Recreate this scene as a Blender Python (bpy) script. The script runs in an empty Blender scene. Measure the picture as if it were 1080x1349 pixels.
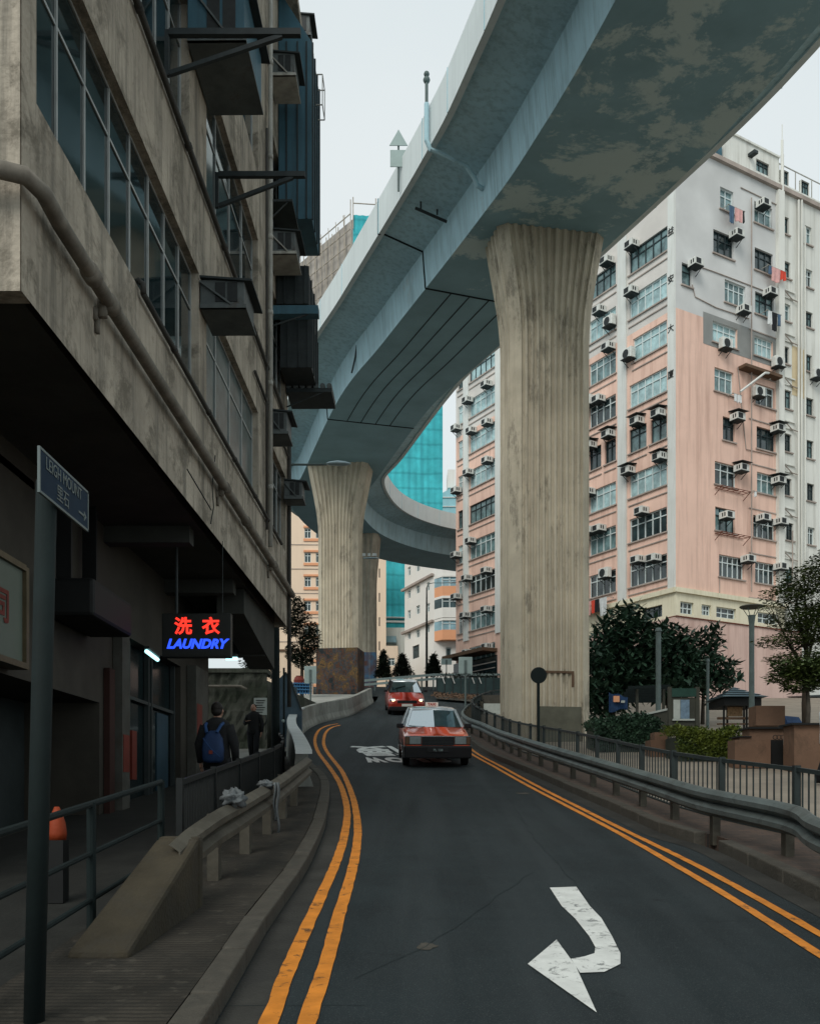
import bpy, math, random
from math import radians, sin, cos, pi, hypot, atan2
from mathutils import Vector, Matrix
random.seed(7)
S = bpy.context.scene
COL = S.collection
FP, CX, HY, CH = 1240.0, 540.0, 1050.0, 1.6      # focal length and level line of the photograph, eye height

# ------------------------------------------------------------------ camera, sky, sun
cam = bpy.data.cameras.new('camera'); camo = bpy.data.objects.new('camera', cam); COL.objects.link(camo)
camo.location = (0, 0, CH); camo.rotation_euler = (radians(90), 0, 0)
cam.sensor_fit = 'HORIZONTAL'; cam.sensor_width = 36; cam.lens = FP/1080*36
cam.shift_y = (HY-674.5)/1080; cam.clip_start = 0.1; cam.clip_end = 2000
S.camera = camo
S.view_settings.view_transform = 'Standard'; S.view_settings.look = 'None'
S.view_settings.exposure = 0.3; S.view_settings.gamma = 1.0
SUN_EL, SUN_AZ = radians(42), radians(-155)      # high, behind the camera to the left
w = bpy.data.worlds.new('World'); S.world = w; w.use_nodes = True
nt = w.node_tree; nt.nodes.clear()
def wn(t, **k):
    n = nt.nodes.new(t)
    for a, b in k.items(): setattr(n, a, b)
    return n
sky = wn('ShaderNodeTexSky', sky_type='NISHITA', sun_disc=False, sun_elevation=SUN_EL, sun_rotation=SUN_AZ, air_density=1.5, dust_density=4.0, ozone_density=2.0)
tc = wn('ShaderNodeTexCoord'); nz = wn('ShaderNodeTexNoise'); nz.inputs['Scale'].default_value = 1.3; nz.inputs['Detail'].default_value = 5
cr = wn('ShaderNodeValToRGB'); cr.color_ramp.elements[0].position = .3; cr.color_ramp.elements[1].position = .75
cr.color_ramp.elements[0].color = (6.9, 7.95, 8.3, 1); cr.color_ramp.elements[1].color = (8.9, 9.4, 9.45, 1)
mx = wn('ShaderNodeMix', data_type='RGBA'); mx.inputs[0].default_value = .93
bg = wn('ShaderNodeBackground'); bg.inputs['Strength'].default_value = 0.079
ow = wn('ShaderNodeOutputWorld')
L = nt.links.new
L(tc.outputs['Generated'], nz.inputs['Vector']); L(nz.outputs['Fac'], cr.inputs['Fac'])
L(sky.outputs['Color'], mx.inputs[6]); L(cr.outputs['Color'], mx.inputs[7]); L(mx.outputs[2], bg.inputs['Color']); L(bg.outputs[0], ow.inputs[0])
sl = bpy.data.lights.new('sun', 'SUN'); slo = bpy.data.objects.new('sun', sl); COL.objects.link(slo)
sl.energy = 1.5; sl.angle = radians(30); sl.color = (1, .95, .88)
sd = Vector((sin(SUN_AZ)*cos(SUN_EL), cos(SUN_AZ)*cos(SUN_EL), sin(SUN_EL)))
slo.rotation_euler = sd.to_track_quat('Z', 'Y').to_euler(); slo.location = (-20, -20, 60)
S.cycles.max_bounces = 6; S.cycles.diffuse_bounces = 3; S.cycles.glossy_bounces = 3
S.cycles.transparent_max_bounces = 8; S.cycles.caustics_reflective = False; S.cycles.caustics_refractive = False

# ------------------------------------------------------------------ mesh helpers
class MB:
    def __init__(s): s.v = []; s.f = []; s.mi = []; s.m = 0
    def face(s, pts):
        n = len(s.v); s.v += [tuple(p) for p in pts]; s.f.append(tuple(range(n, n+len(pts)))); s.mi.append(s.m)
    def mesh(s, V, Fs):
        n = len(s.v); s.v += [tuple(p) for p in V]
        for f in Fs: s.f.append(tuple(i+n for i in f)); s.mi.append(s.m)
    def hexa(s, b, t):       # four bottom points, four top points, both counter-clockwise from above
        s.mesh(list(b)+list(t), [(3,2,1,0),(4,5,6,7),(0,1,5,4),(1,2,6,5),(2,3,7,6),(3,0,4,7)])
    def box(s, a, b):
        x0,y0,z0 = a; x1,y1,z1 = b
        if x0>x1: x0,x1=x1,x0
        if y0>y1: y0,y1=y1,y0
        if z0>z1: z0,z1=z1,z0
        s.hexa([(x0,y0,z0),(x1,y0,z0),(x1,y1,z0),(x0,y1,z0)], [(x0,y0,z1),(x1,y0,z1),(x1,y1,z1),(x0,y1,z1)])
    def bar(s, p, q, w, h=None, up=(0,0,1)):
        h = h or w; p = Vector(p); q = Vector(q); d = (q-p).normalized(); u = Vector(up)
        if abs(d.dot(u)) > .98: u = Vector((0,1,0))
        r = d.cross(u).normalized()*w/2; u = r.cross(d).normalized()*h/2
        s.hexa([p-r-u, p+r-u, q+r-u, q-r-u], [p-r+u, p+r+u, q+r+u, q-r+u])
    def tube(s, pts, r, n=8, cap=True):
        pts = [Vector(p) for p in pts]; R = r if isinstance(r, (list, tuple)) else [r]*len(pts)
        rings = []; prev = None
        for i, p in enumerate(pts):
            d = (pts[min(i+1, len(pts)-1)]-pts[max(i-1, 0)]).normalized()
            u = prev if prev is not None else (Vector((0,0,1)) if abs(d.z) < .9 else Vector((1,0,0)))
            a = d.cross(u).normalized(); b = a.cross(d).normalized(); prev = b
            rings.append([p+(a*cos(2*pi*k/n)+b*sin(2*pi*k/n))*R[i] for k in range(n)])
        V = [q for r_ in rings for q in r_]; Fs = []
        for i in range(len(rings)-1):
            for k in range(n): Fs.append((i*n+k, i*n+(k+1)%n, (i+1)*n+(k+1)%n, (i+1)*n+k))
        if cap: Fs += [tuple(range(n-1,-1,-1)), tuple(range((len(rings)-1)*n, len(rings)*n))]
        s.mesh(V, Fs)
    def loft(s, rings, closed=True, cap=True):
        n = len(rings[0]); V = [q for r_ in rings for q in r_]; Fs = []
        for i in range(len(rings)-1):
            for k in range(n if closed else n-1): Fs.append((i*n+k, i*n+(k+1)%n, (i+1)*n+(k+1)%n, (i+1)*n+k))
        if cap and closed: Fs += [tuple(range(n-1,-1,-1)), tuple(range((len(rings)-1)*n, len(rings)*n))]
        s.mesh(V, Fs)
    def prism(s, poly, z0, z1):
        s.loft([[(x,y,z0) for x,y in poly], [(x,y,z1) for x,y in poly]])
    def ball(s, c, r, n=10, m=7):
        rx,ry,rz = r if isinstance(r,(tuple,list)) else (r,r,r)
        s.loft([[(c[0]+rx*sin(pi*max(.02,min(.98,i/m)))*cos(2*pi*k/n), c[1]+ry*sin(pi*max(.02,min(.98,i/m)))*sin(2*pi*k/n), c[2]-rz*cos(pi*i/m)) for k in range(n)] for i in range(m+1)])
    def build(s, name, mat, parent=None, smooth=False, bevel=0, world=True, seg=2):
        me = bpy.data.meshes.new(name)
        off = Vector(parent['_w']) if (parent is not None and world and '_w' in parent) else Vector((0,0,0))
        me.from_pydata([Vector(p)-off for p in s.v], [], s.f)
        mats = mat if isinstance(mat, (list, tuple)) else [mat]
        for m_ in mats: me.materials.append(M[m_] if isinstance(m_, str) else m_)
        if len(mats) > 1: me.polygons.foreach_set('material_index', s.mi)
        if smooth: me.polygons.foreach_set('use_smooth', [True]*len(me.polygons))
        me.update()
        o = bpy.data.objects.new(name, me); COL.objects.link(o)
        if parent is not None: o.parent = parent
        if parent is not None and '_w' in parent: o['_w'] = list(off)
        if bevel:
            b = o.modifiers.new('bevel', 'BEVEL'); b.width = bevel; b.segments = seg; b.limit_method = 'ANGLE'; b.angle_limit = radians(40)
        if smooth == 'auto':
            pass
        return o
def thing(name, label, cat, loc=(0,0,0), group=None, rz=0, world=True):
    o = bpy.data.objects.new(name, None); COL.objects.link(o); o.location = loc; o.rotation_euler = (0,0,rz); o.empty_display_size = .2
    o['label'] = label; o['category'] = cat; o['_w'] = list(loc) if world else [0,0,0]
    if group: o['group'] = group
    return o
def tag(o, label, cat, group=None):
    o['label'] = label; o['category'] = cat
    if group: o['group'] = group
    return o
def struct(o): o['kind'] = 'structure'; return o
def stuff(o): o['kind'] = 'stuff'; return o
def dup(root, loc, rz=0, label=None, scale=None, rot=None):
    def cp(o, par):
        c = o.copy(); COL.objects.link(c); c.parent = par
        for ch in KIDS.get(o.name, []): cp(ch, c)
        return c
    c = cp(root, None); c.location = loc; c.rotation_euler = rot or (0,0,rz)
    if label: c['label'] = label
    if scale: c.scale = scale
    return c
KIDS = {}
def reg(root):
    for o in bpy.data.objects:
        if o.parent is not None: KIDS.setdefault(o.parent.name, [])
    def rec(o):
        KIDS[o.name] = [c for c in bpy.data.objects if c.parent == o]
        for c in KIDS[o.name]: rec(c)
    rec(root)
def mono(xs, ys):
    n = len(xs); m = [0]*n; d = [(ys[i+1]-ys[i])/(xs[i+1]-xs[i]) for i in range(n-1)]
    m[0] = d[0]; m[-1] = d[-1]
    for i in range(1, n-1): m[i] = 0 if d[i-1]*d[i] <= 0 else 2*d[i-1]*d[i]/(d[i-1]+d[i])
    def f(x):
        if x <= xs[0]: return ys[0]+m[0]*(x-xs[0])
        if x >= xs[-1]: return ys[-1]+m[-1]*(x-xs[-1])
        i = max(k for k in range(n) if xs[k] <= x); i = min(i, n-2); h = xs[i+1]-xs[i]; t = (x-xs[i])/h
        return ys[i]*(2*t**3-3*t*t+1)+h*m[i]*(t**3-2*t*t+t)+ys[i+1]*(3*t*t-2*t**3)+h*m[i+1]*(t**3-t*t)
    return f
g = mono([-30,0,5,10,16,22,28,35,45,52,60,68,80,100,200], [-.6,0,.42,.93,1.58,2.28,2.98,4.05,5.6,6.8,8.1,9.35,10.9,12,14])   # height of the hill street
pl = lambda Y: .1*Y-.12 if Y < 34 else g(Y)-.62                                                     # footpath on the shop side
def crom(P, n=6):
    P = [Vector(p) for p in P]; Q = [2*P[0]-P[1]]+P+[2*P[-1]-P[-2]]; out = []
    for i in range(1, len(Q)-2):
        for k in range(n):
            t = k/n; a,b,c,d = Q[i-1:i+3]
            out.append(.5*((2*b)+(c-a)*t+(2*a-5*b+4*c-d)*t*t+(3*b-a-3*c+d)*t**3))
    return out+[Q[-2]]
def W(x, y, Z): return ((x-CX)*Z/FP, Z, CH+(HY-y)*Z/FP)
def ribbon(mb, Lp, Rp, zl, zr=None):
    zr = zr or zl
    for i in range(len(Lp)-1):
        mb.mesh([(Lp[i][0],Lp[i][1],zl(Lp[i])), (Rp[i][0],Rp[i][1],zr(Rp[i])), (Rp[i+1][0],Rp[i+1][1],zr(Rp[i+1])), (Lp[i+1][0],Lp[i+1][1],zl(Lp[i+1]))], [(0,1,2,3)])
def dense(P, step=.5):
    out = []
    for a, b in zip(P, P[1:]):
        n = max(1, int(hypot(b[0]-a[0], b[1]-a[1])/step))
        out += [(a[0]+(b[0]-a[0])*k/n, a[1]+(b[1]-a[1])*k/n) for k in range(n)]
    return out+[tuple(P[-1][:2])]
def offs(P, d):
    out = []
    for i, p in enumerate(P):
        a = P[max(i-1,0)]; b = P[min(i+1,len(P)-1)]; l = hypot(b[0]-a[0], b[1]-a[1]) or 1
        out.append((p[0]+d*(b[1]-a[1])/l, p[1]-d*(b[0]-a[0])/l))
    return out
def at_y(P, y):
    for a, b in zip(P, P[1:]):
        if a[1] <= y <= b[1]: return a[0]+(b[0]-a[0])*(y-a[1])/(b[1]-a[1] or 1)
    return P[0][0] if y < P[0][1] else P[-1][0]
def walk(P, step, start=0):
    out = []; acc = -start
    for a, b in zip(P, P[1:]):
        l = hypot(b[0]-a[0], b[1]-a[1]); t = -acc
        while t <= l:
            if t >= 0: out.append((a[0]+(b[0]-a[0])*t/l, a[1]+(b[1]-a[1])*t/l, atan2(b[1]-a[1], b[0]-a[0])))
            t += step
        acc = l-(t-step)
    return out
class Face:
    """a vertical wall plane: O = corner on plan, d = direction along it, n = outward normal"""
    def __init__(s, O, d, n): s.O = Vector(O); s.d = Vector(d).normalized(); s.n = Vector(n).normalized()
    def s_of(s, px):
        u = (px-CX)/FP; return (u*s.O.y-s.O.x)/(s.d.x-u*s.d.y)
    def z_of(s, px, py): return CH+(HY-py)/FP*(s.O.y+s.s_of(px)*s.d.y)
    def p(s, t, z, o=0):
        q = s.O+s.d*t+s.n*o; return (q.x, q.y, z)
    def box(s, mb, s0, s1, z0, z1, o0, o1):
        if s0 > s1: s0,s1 = s1,s0
        P = [(s0,o0),(s1,o0),(s1,o1),(s0,o1)]
        b = [s.p(a, z0, o) for a,o in P]; t = [s.p(a, z1, o) for a,o in P]
        e = Vector(b[1])-Vector(b[0]); f = Vector(b[2])-Vector(b[1])
        if e.cross(f).z < 0: b.reverse(); t.reverse()
        mb.hexa(b, t)
    def wall(s, mb, s0, s1, z0, z1, holes, depth=.18):
        ss = sorted({s0,s1}|{h[0] for h in holes}|{h[1] for h in holes}); zz = sorted({z0,z1}|{h[2] for h in holes}|{h[3] for h in holes})
        ss = [a for a in ss if s0 <= a <= s1]; zz = [a for a in zz if z0 <= a <= z1]
        for z_a, z_b in zip(zz, zz[1:]):
            run = None
            for a, b in zip(ss, ss[1:]):
                inside = any(h[0] <= (a+b)/2 <= h[1] and h[2] <= (z_a+z_b)/2 <= h[3] for h in holes)
                if not inside: mb.face([s.p(a,z_a), s.p(b,z_a), s.p(b,z_b), s.p(a,z_b)])
        for a, b, c, d in holes:
            for q in ([(a,c),(b,c)],[(b,c),(b,d)],[(b,d),(a,d)],[(a,d),(a,c)]):
                mb.face([s.p(q[0][0],q[0][1]), s.p(q[1][0],q[1][1]), s.p(q[1][0],q[1][1],-depth), s.p(q[0][0],q[0][1],-depth)])
    def window(s, par, h, nv, fmat, gmat, depth=.12, transom=.3, fw=.05, sub=True, sill=True, pj=.05):
        a, b, c, d = h; fr = MB(); t = fw
        s.box(fr, a, b, c, c+t, -depth, -depth+pj); s.box(fr, a, b, d-t, d, -depth, -depth+pj)
        for k in range(nv+1):
            x = a+(b-a)*k/nv; x = min(max(x, a+t/2), b-t/2)
            s.box(fr, x-t/2, x+t/2, c+t, d-t, -depth, -depth+pj+(.004 if k%2 else .001))
        if transom:
            zt = d-(d-c)*transom; s.box(fr, a+t, b-t, zt-t/2, zt+t/2, -depth, -depth+pj-.004)
        o = fr.build('window', fmat, par)
        pn = MB(); pn.face([s.p(a,c,-depth-.002), s.p(b,c,-depth-.002), s.p(b,d,-depth-.002), s.p(a,d,-depth-.002)])
        pn.build('pane', gmat, o if sub else par)
        if sill:
            sb = MB(); s.box(sb, a-.1, b+.1, c-.09, c-.01, 0, .1); sb.build('sill', sill if isinstance(sill, str) else fmat, o if sub else par)
        return o
def text(body, size, name, mat, parent, loc, rot, extrude=.004, shear=0, bold=0, ax='CENTER', sx=1):
    c = bpy.data.curves.new(name, 'FONT'); c.body = body; c.size = size; c.extrude = extrude; c.shear = shear; c.offset = bold
    c.align_x = ax; c.align_y = 'CENTER'; c.resolution_u = 3
    o = bpy.data.objects.new(name+'_curve', c); COL.objects.link(o); bpy.context.view_layer.update()
    me = bpy.data.meshes.new_from_object(o.evaluated_get(bpy.context.evaluated_depsgraph_get())); bpy.data.objects.remove(o)
    me.name = name; me.materials.clear(); me.materials.append(M[mat])
    t = bpy.data.objects.new(name, me); COL.objects.link(t)
    off = Vector(parent['_w']) if parent is not None and '_w' in parent else Vector((0,0,0))
    t.location = Vector(loc)-off; t.rotation_euler = rot; t.scale = (sx,1,1); t.parent = parent
    return t

# ------------------------------------------------------------------ materials
M = {}
def mat(name, col, rough=.8, var=.25, scale=2.0, col2=None, streak=0, stain=None, bump=.15, bscale=30, metal=0, spec=.22, sdark=(.02,.02,.018), sscale=1.2, emit=None, estr=0, coat=0, hv=None, patch=None):
    m = bpy.data.materials.new(name); m.use_nodes = True; n = m.node_tree.nodes; l = m.node_tree.links; b = n['Principled BSDF']
    M[name] = m
    b.inputs['Roughness'].default_value = rough; b.inputs['Metallic'].default_value = metal; b.inputs['Specular IOR Level'].default_value = spec
    if coat: b.inputs['Coat Weight'].default_value = coat; b.inputs['Coat Roughness'].default_value = .05
    if emit: b.inputs['Emission Color'].default_value = (*emit,1); b.inputs['Emission Strength'].default_value = estr
    c2 = col2 or tuple(c*(1-var) for c in col)
    tc = n.new('ShaderNodeTexCoord'); nz = n.new('ShaderNodeTexNoise'); nz.inputs['Scale'].default_value = scale; nz.inputs['Detail'].default_value = 6; nz.inputs['Roughness'].default_value = .62
    l.new(tc.outputs['Object'], nz.inputs['Vector'])
    rp = n.new('ShaderNodeValToRGB'); rp.color_ramp.elements[0].position = .35; rp.color_ramp.elements[1].position = .66
    rp.color_ramp.elements[0].color = (*c2,1); rp.color_ramp.elements[1].color = (*col,1); l.new(nz.outputs['Fac'], rp.inputs['Fac'])
    out = rp.outputs['Color']
    def mixin(out, fac, color):
        k = n.new('ShaderNodeMix'); k.data_type = 'RGBA'; l.new(fac, k.inputs[0]); l.new(out, k.inputs[6])
        if isinstance(color, tuple): k.inputs[7].default_value = (*color,1)
        else: l.new(color, k.inputs[7])
        return k.outputs[2]
    def ramp(src, a, b_, va=0, vb=1):
        r = n.new('ShaderNodeValToRGB'); r.color_ramp.elements[0].position = a; r.color_ramp.elements[1].position = b_
        r.color_ramp.elements[0].color = (va,va,va,1); r.color_ramp.elements[1].color = (vb,vb,vb,1); l.new(src, r.inputs['Fac']); return r.outputs['Color']
    if streak:
        mp = n.new('ShaderNodeMapping'); mp.inputs['Scale'].default_value = (2.2*sscale,2.2*sscale,.13*sscale); l.new(tc.outputs['Object'], mp.inputs['Vector'])
        n2 = n.new('ShaderNodeTexNoise'); n2.inputs['Scale'].default_value = 1.7; n2.inputs['Detail'].default_value = 7; n2.inputs['Roughness'].default_value = .7; l.new(mp.outputs[0], n2.inputs['Vector'])
        out = mixin(out, ramp(n2.outputs['Fac'], .47, .64, 0, streak), sdark)
    if stain:
        n3 = n.new('ShaderNodeTexNoise'); n3.inputs['Scale'].default_value = stain[0]; n3.inputs['Detail'].default_value = 9; n3.inputs['Roughness'].default_value = .75; n3.inputs['Distortion'].default_value = .4; l.new(tc.outputs['Object'], n3.inputs['Vector'])
        out = mixin(out, ramp(n3.outputs['Fac'], stain[1], stain[1]+(stain[2]-stain[1])*.62, 0, stain[4]), stain[3])
    if patch: out = patch(n, l, tc, out, mixin, ramp)
    l.new(out, b.inputs['Base Color'])
    if bump:
        nb = n.new('ShaderNodeTexNoise'); nb.inputs['Scale'].default_value = bscale; nb.inputs['Detail'].default_value = 5; l.new(tc.outputs['Object'], nb.inputs['Vector'])
        bp = n.new('ShaderNodeBump'); bp.inputs['Strength'].default_value = bump; bp.inputs['Distance'].default_value = .02; l.new(nb.outputs['Fac'], bp.inputs['Height']); l.new(bp.outputs[0], b.inputs['Normal'])
    return m
def sepz(n, l, tc):
    s = n.new('ShaderNodeSeparateXYZ'); l.new(tc.outputs['Object'], s.inputs[0]); return s
def mnode(n, l, op, a, b=None):
    k = n.new('ShaderNodeMath'); k.operation = op
    for i, x in enumerate((a, b)):
        if x is None: continue
        if isinstance(x, (int, float)): k.inputs[i].default_value = x
        else: l.new(x, k.inputs[i])
    return k.outputs[0]

def roadpat(n, l, tc, out, mixin, ramp):
    mp = n.new('ShaderNodeMapping'); mp.inputs['Scale'].default_value = (2.4,.09,1); l.new(tc.outputs['Object'], mp.inputs['Vector'])
    q = n.new('ShaderNodeTexNoise'); q.inputs['Scale'].default_value = 1.0; q.inputs['Detail'].default_value = 5; l.new(mp.outputs[0], q.inputs['Vector'])
    out = mixin(out, ramp(q.outputs['Fac'], .42, .62, 0, .6), (.034,.043,.046))
    a = n.new('ShaderNodeTexNoise'); a.inputs['Scale'].default_value = 95; a.inputs['Detail'].default_value = 3; l.new(tc.outputs['Object'], a.inputs['Vector'])
    out = mixin(out, ramp(a.outputs['Fac'], .56, .70, 0, .6), (.075,.085,.085))
    d = n.new('ShaderNodeTexNoise'); d.inputs['Scale'].default_value = 3.2; d.inputs['Detail'].default_value = 8; d.inputs['Roughness'].default_value = .7; l.new(tc.outputs['Object'], d.inputs['Vector'])
    return mixin(out, ramp(d.outputs['Fac'], .64, .72, 0, .7), (.008,.011,.012))
mat('asphalt', (.021,.030,.033), .8, .3, 1.2, stain=(.35,.5,.75,(.013,.018,.020),.7), bump=.6, bscale=160, spec=.16, patch=roadpat)
mat('gutter', (.045,.045,.04), .85, .5, 1.5, stain=(2.5,.5,.7,(.03,.03,.028),.8), bump=.4, bscale=50)
mat('kerbstone', (.085,.078,.064), .85, .4, 3, stain=(3,.45,.7,(.05,.048,.04),.8), bump=.5, bscale=40)
def groove(n, l, tc, out, mixin, ramp):
    wv = n.new('ShaderNodeTexWave'); wv.bands_direction = 'Y'; wv.inputs['Scale'].default_value = 5.5; wv.inputs['Distortion'].default_value = 1.5; wv.inputs['Detail'].default_value = 3; l.new(tc.outputs['Object'], wv.inputs['Vector'])
    out = mixin(out, ramp(wv.outputs['Fac'], .45, .9, 0, .65), (.014,.013,.011))
    q = n.new('ShaderNodeTexNoise'); q.inputs['Scale'].default_value = 9; q.inputs['Detail'].default_value = 8; l.new(tc.outputs['Object'], q.inputs['Vector'])
    return mixin(out, ramp(q.outputs['Fac'], .60, .68, 0, .3), (.11,.10,.08))
mat('pave_left', (.052,.046,.036), .85, .5, 2, patch=groove, stain=(1.6,.45,.72,(.018,.018,.015),.85), bump=.4, bscale=40)
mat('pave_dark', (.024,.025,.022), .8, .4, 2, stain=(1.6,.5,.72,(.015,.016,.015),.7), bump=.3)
mat('old_paving', (.22,.22,.2), .8, .3, 3, stain=(1.6,.5,.72,(.08,.08,.07),.6), bump=.3)
mat('earth', (.10,.095,.08), .95, .4, .4, bump=.3, bscale=8)
def brickpat(n, l, tc, out, mixin, ramp):
    b = n.new('ShaderNodeTexBrick'); b.inputs['Scale'].default_value = 1; b.inputs['Brick Width'].default_value = .22; b.inputs['Row Height'].default_value = .11
    b.inputs['Mortar Size'].default_value = .006; b.inputs['Color1'].default_value = (.10,.065,.048,1); b.inputs['Color2'].default_value = (.055,.042,.034,1); b.inputs['Mortar'].default_value = (.035,.032,.03,1)
    l.new(tc.outputs['Object'], b.inputs['Vector']); k = n.new('ShaderNodeMix'); k.data_type = 'RGBA'; k.inputs[0].default_value = .75
    l.new(out, k.inputs[6]); l.new(b.outputs['Color'], k.inputs[7]); return k.outputs[2]
mat('brick_paving', (.07,.055,.045), .85, .45, 1.5, bump=.2, patch=brickpat)
mat('plaza_paving', (.26,.225,.18), .8, .25, .8, stain=(1,.5,.75,(.15,.13,.11),.5), bump=.1)
mat('yellow_paint', (.66,.235,.03), .7, .3, 5, stain=(7,.56,.68,(.05,.035,.022),.85), bump=.15, bscale=60)
mat('white_paint', (.66,.68,.65), .7, .2, 5, stain=(9,.55,.67,(.08,.09,.09),.85), bump=.15, bscale=60)
mat('old_concrete', (.48,.43,.35), .9, .35, .8, streak=.6, sscale=1.3, sdark=(.085,.085,.072), stain=(1.3,.50,.68,(.15,.135,.105),.85), bump=.9, bscale=14)
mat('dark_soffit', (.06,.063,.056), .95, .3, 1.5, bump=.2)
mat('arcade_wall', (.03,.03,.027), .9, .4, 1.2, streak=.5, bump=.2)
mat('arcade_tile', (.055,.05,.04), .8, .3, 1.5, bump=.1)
mat('red_brown', (.04,.016,.012), .7, .3, 2, bump=.1)
mat('column_paint', (.09,.09,.078), .8, .35, 2, stain=(3,.5,.7,(.06,.05,.04),.7), bump=.15)
mat('pipe_beige', (.22,.20,.165), .7, .4, 3, streak=.5, sdark=(.08,.075,.06), bump=.15)
mat('pipe_dark', (.06,.06,.055), .7, .4, 3, bump=.15)
mat('pipe_pale', (.42,.42,.38), .6, .3, 3, streak=.4, sdark=(.15,.14,.12), bump=.1)
mat('alu', (.42,.45,.44), .45, .2, 4, metal=.3, bump=.05)
mat('glass_left', (.012,.026,.029), .06, .45, .7, spec=.8, bump=.04, bscale=1.5)
mat('curtain_left', (.10,.14,.14), .3, .5, 3, bump=.1)
mat('mesh_green', (.035,.06,.06), .8, .35, 1.5, bump=.1)
mat('steel_dark', (.035,.045,.047), .6, .3, 5, bump=.1)
mat('teal_metal', (.06,.15,.20), .55, .35, .8, streak=.4, sdark=(.03,.05,.06), bump=.15)
mat('cage_metal', (.12,.14,.14), .6, .35, 3, stain=(3,.55,.75,(.06,.04,.03),.6), bump=.1)
mat('ac_white', (.74,.76,.72), .55, .25, 6, streak=.3, sdark=(.18,.17,.15), bump=.05)
mat('ac_dark', (.03,.035,.036), .6, .3, 8, bump=.05)
def flutestain(n, l, tc, out, mixin, ramp):
    mp = n.new('ShaderNodeMapping'); mp.inputs['Scale'].default_value = (1.3,1.3,.42); l.new(tc.outputs['Object'], mp.inputs['Vector'])
    q = n.new('ShaderNodeTexNoise'); q.inputs['Scale'].default_value = 1.0; q.inputs['Detail'].default_value = 10; q.inputs['Roughness'].default_value = .78; l.new(mp.outputs[0], q.inputs['Vector'])
    return mixin(out, ramp(q.outputs['Fac'], .54, .62, 0, .6), (.13,.12,.095))
mat('pier_concrete', (.57,.515,.40), .9, .2, 1.2, streak=.35, sscale=.9, sdark=(.20,.16,.11), bump=.4, bscale=25, patch=flutestain)
mat('pier_smooth', (.42,.39,.31), .9, .3, 1.2, streak=.5, sdark=(.13,.12,.095), bump=.3, bscale=25)
mat('render_patch', (.13,.13,.10), .9, .3, 2, bump=.2)
def deckpatch(n, l, tc, out, mixin, ramp):
    q = n.new('ShaderNodeTexNoise'); q.inputs['Scale'].default_value = .42; q.inputs['Detail'].default_value = 12; q.inputs['Roughness'].default_value = .72; q.inputs['Distortion'].default_value = .25
    l.new(tc.outputs['Object'], q.inputs['Vector']); s = sepz(n, l, tc)
    near = mnode(n, l, 'LESS_THAN', s.outputs['Y'], 4.2)
    f = mnode(n, l, 'MULTIPLY', ramp(q.outputs['Fac'], .50, .55, 0, .8), near)
    return mixin(out, f, (.58,.72,.72))
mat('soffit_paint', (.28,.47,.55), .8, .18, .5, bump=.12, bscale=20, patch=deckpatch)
mat('deck_paint', (.44,.65,.72), .8, .2, .35, streak=.35, sdark=(.12,.18,.19), stain=(.8,.6,.8,(.34,.38,.36),.5), bump=.12, bscale=20)
mat('parapet_paint', (.70,.77,.77), .8, .1, .4, streak=.15, sdark=(.3,.34,.34), bump=.1)
mat('joint_dark', (.02,.03,.032), .9, .2, 3, bump=0)
mat('galv', (.15,.18,.175), .5, .35, 2.5, metal=.55, stain=(3.5,.52,.75,(.045,.045,.04),.7), bump=.15, bscale=18)
mat('galv_dull', (.10,.093,.073), .6, .35, 2.5, metal=.3, stain=(3,.45,.7,(.05,.045,.035),.7), bump=.2, bscale=18)
mat('fence_dark', (.010,.013,.013), .6, .3, 6, bump=.05)
mat('fence_grey', (.025,.035,.035), .55, .3, 6, bump=.05)
mat('barrier_conc', (.30,.31,.28), .9, .35, .9, streak=.5, sdark=(.1,.1,.09), stain=(1.5,.5,.75,(.12,.12,.10),.7), bump=.4, bscale=30)
mat('barrier_cap', (.52,.56,.55), .6, .2, 2, bump=.1)
mat('ramp_conc', (.052,.044,.029), .9, .4, 2, stain=(2.2,.45,.7,(.04,.036,.028),.8), bump=.5, bscale=30)
def twotone(zb, top, wob=.0):
    def f(n, l, tc, out, mixin, ramp):
        s = sepz(n, l, tc); q = n.new('ShaderNodeTexNoise'); q.inputs['Scale'].default_value = .35; l.new(tc.outputs['Object'], q.inputs['Vector'])
        z = mnode(n, l, 'ADD', s.outputs['Z'], mnode(n, l, 'MULTIPLY', q.outputs['Fac'], wob))
        k = n.new('ShaderNodeTexNoise'); k.inputs['Scale'].default_value = .5; k.inputs['Detail'].default_value = 6; l.new(tc.outputs['Object'], k.inputs['Vector'])
        kr = n.new('ShaderNodeValToRGB'); kr.color_ramp.elements[0].position = .35; kr.color_ramp.elements[1].position = .7
        kr.color_ramp.elements[0].color = (*[c*.82 for c in top],1); kr.color_ramp.elements[1].color = (*top,1); l.new(k.outputs['Fac'], kr.inputs['Fac'])
        return mixin(out, mnode(n, l, 'GREATER_THAN', z, zb), kr.outputs['Color'])
    return f
mat('pink_wall', (.82,.565,.46), .85, .13, .25, stain=(.5,.55,.75,(.66,.45,.37),.5), streak=.45, sscale=.6, sdark=(.40,.24,.19), bump=.1, patch=twotone(23.8, (.62,.63,.62)))
mat('pink_wall_left', (.82,.565,.46), .85, .12, .25, stain=(.5,.55,.75,(.68,.46,.38),.5), streak=.45, sscale=.6, sdark=(.42,.25,.19), bump=.1, patch=twotone(23.8, (.68,.65,.61)))
mat('pink_base', (.66,.48,.42), .85, .15, .3, streak=.4, sscale=.6, sdark=(.30,.17,.14), bump=.1)
mat('cream_band', (.76,.72,.55), .8, .12, .6, streak=.3, sdark=(.45,.4,.25), bump=.05)
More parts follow.
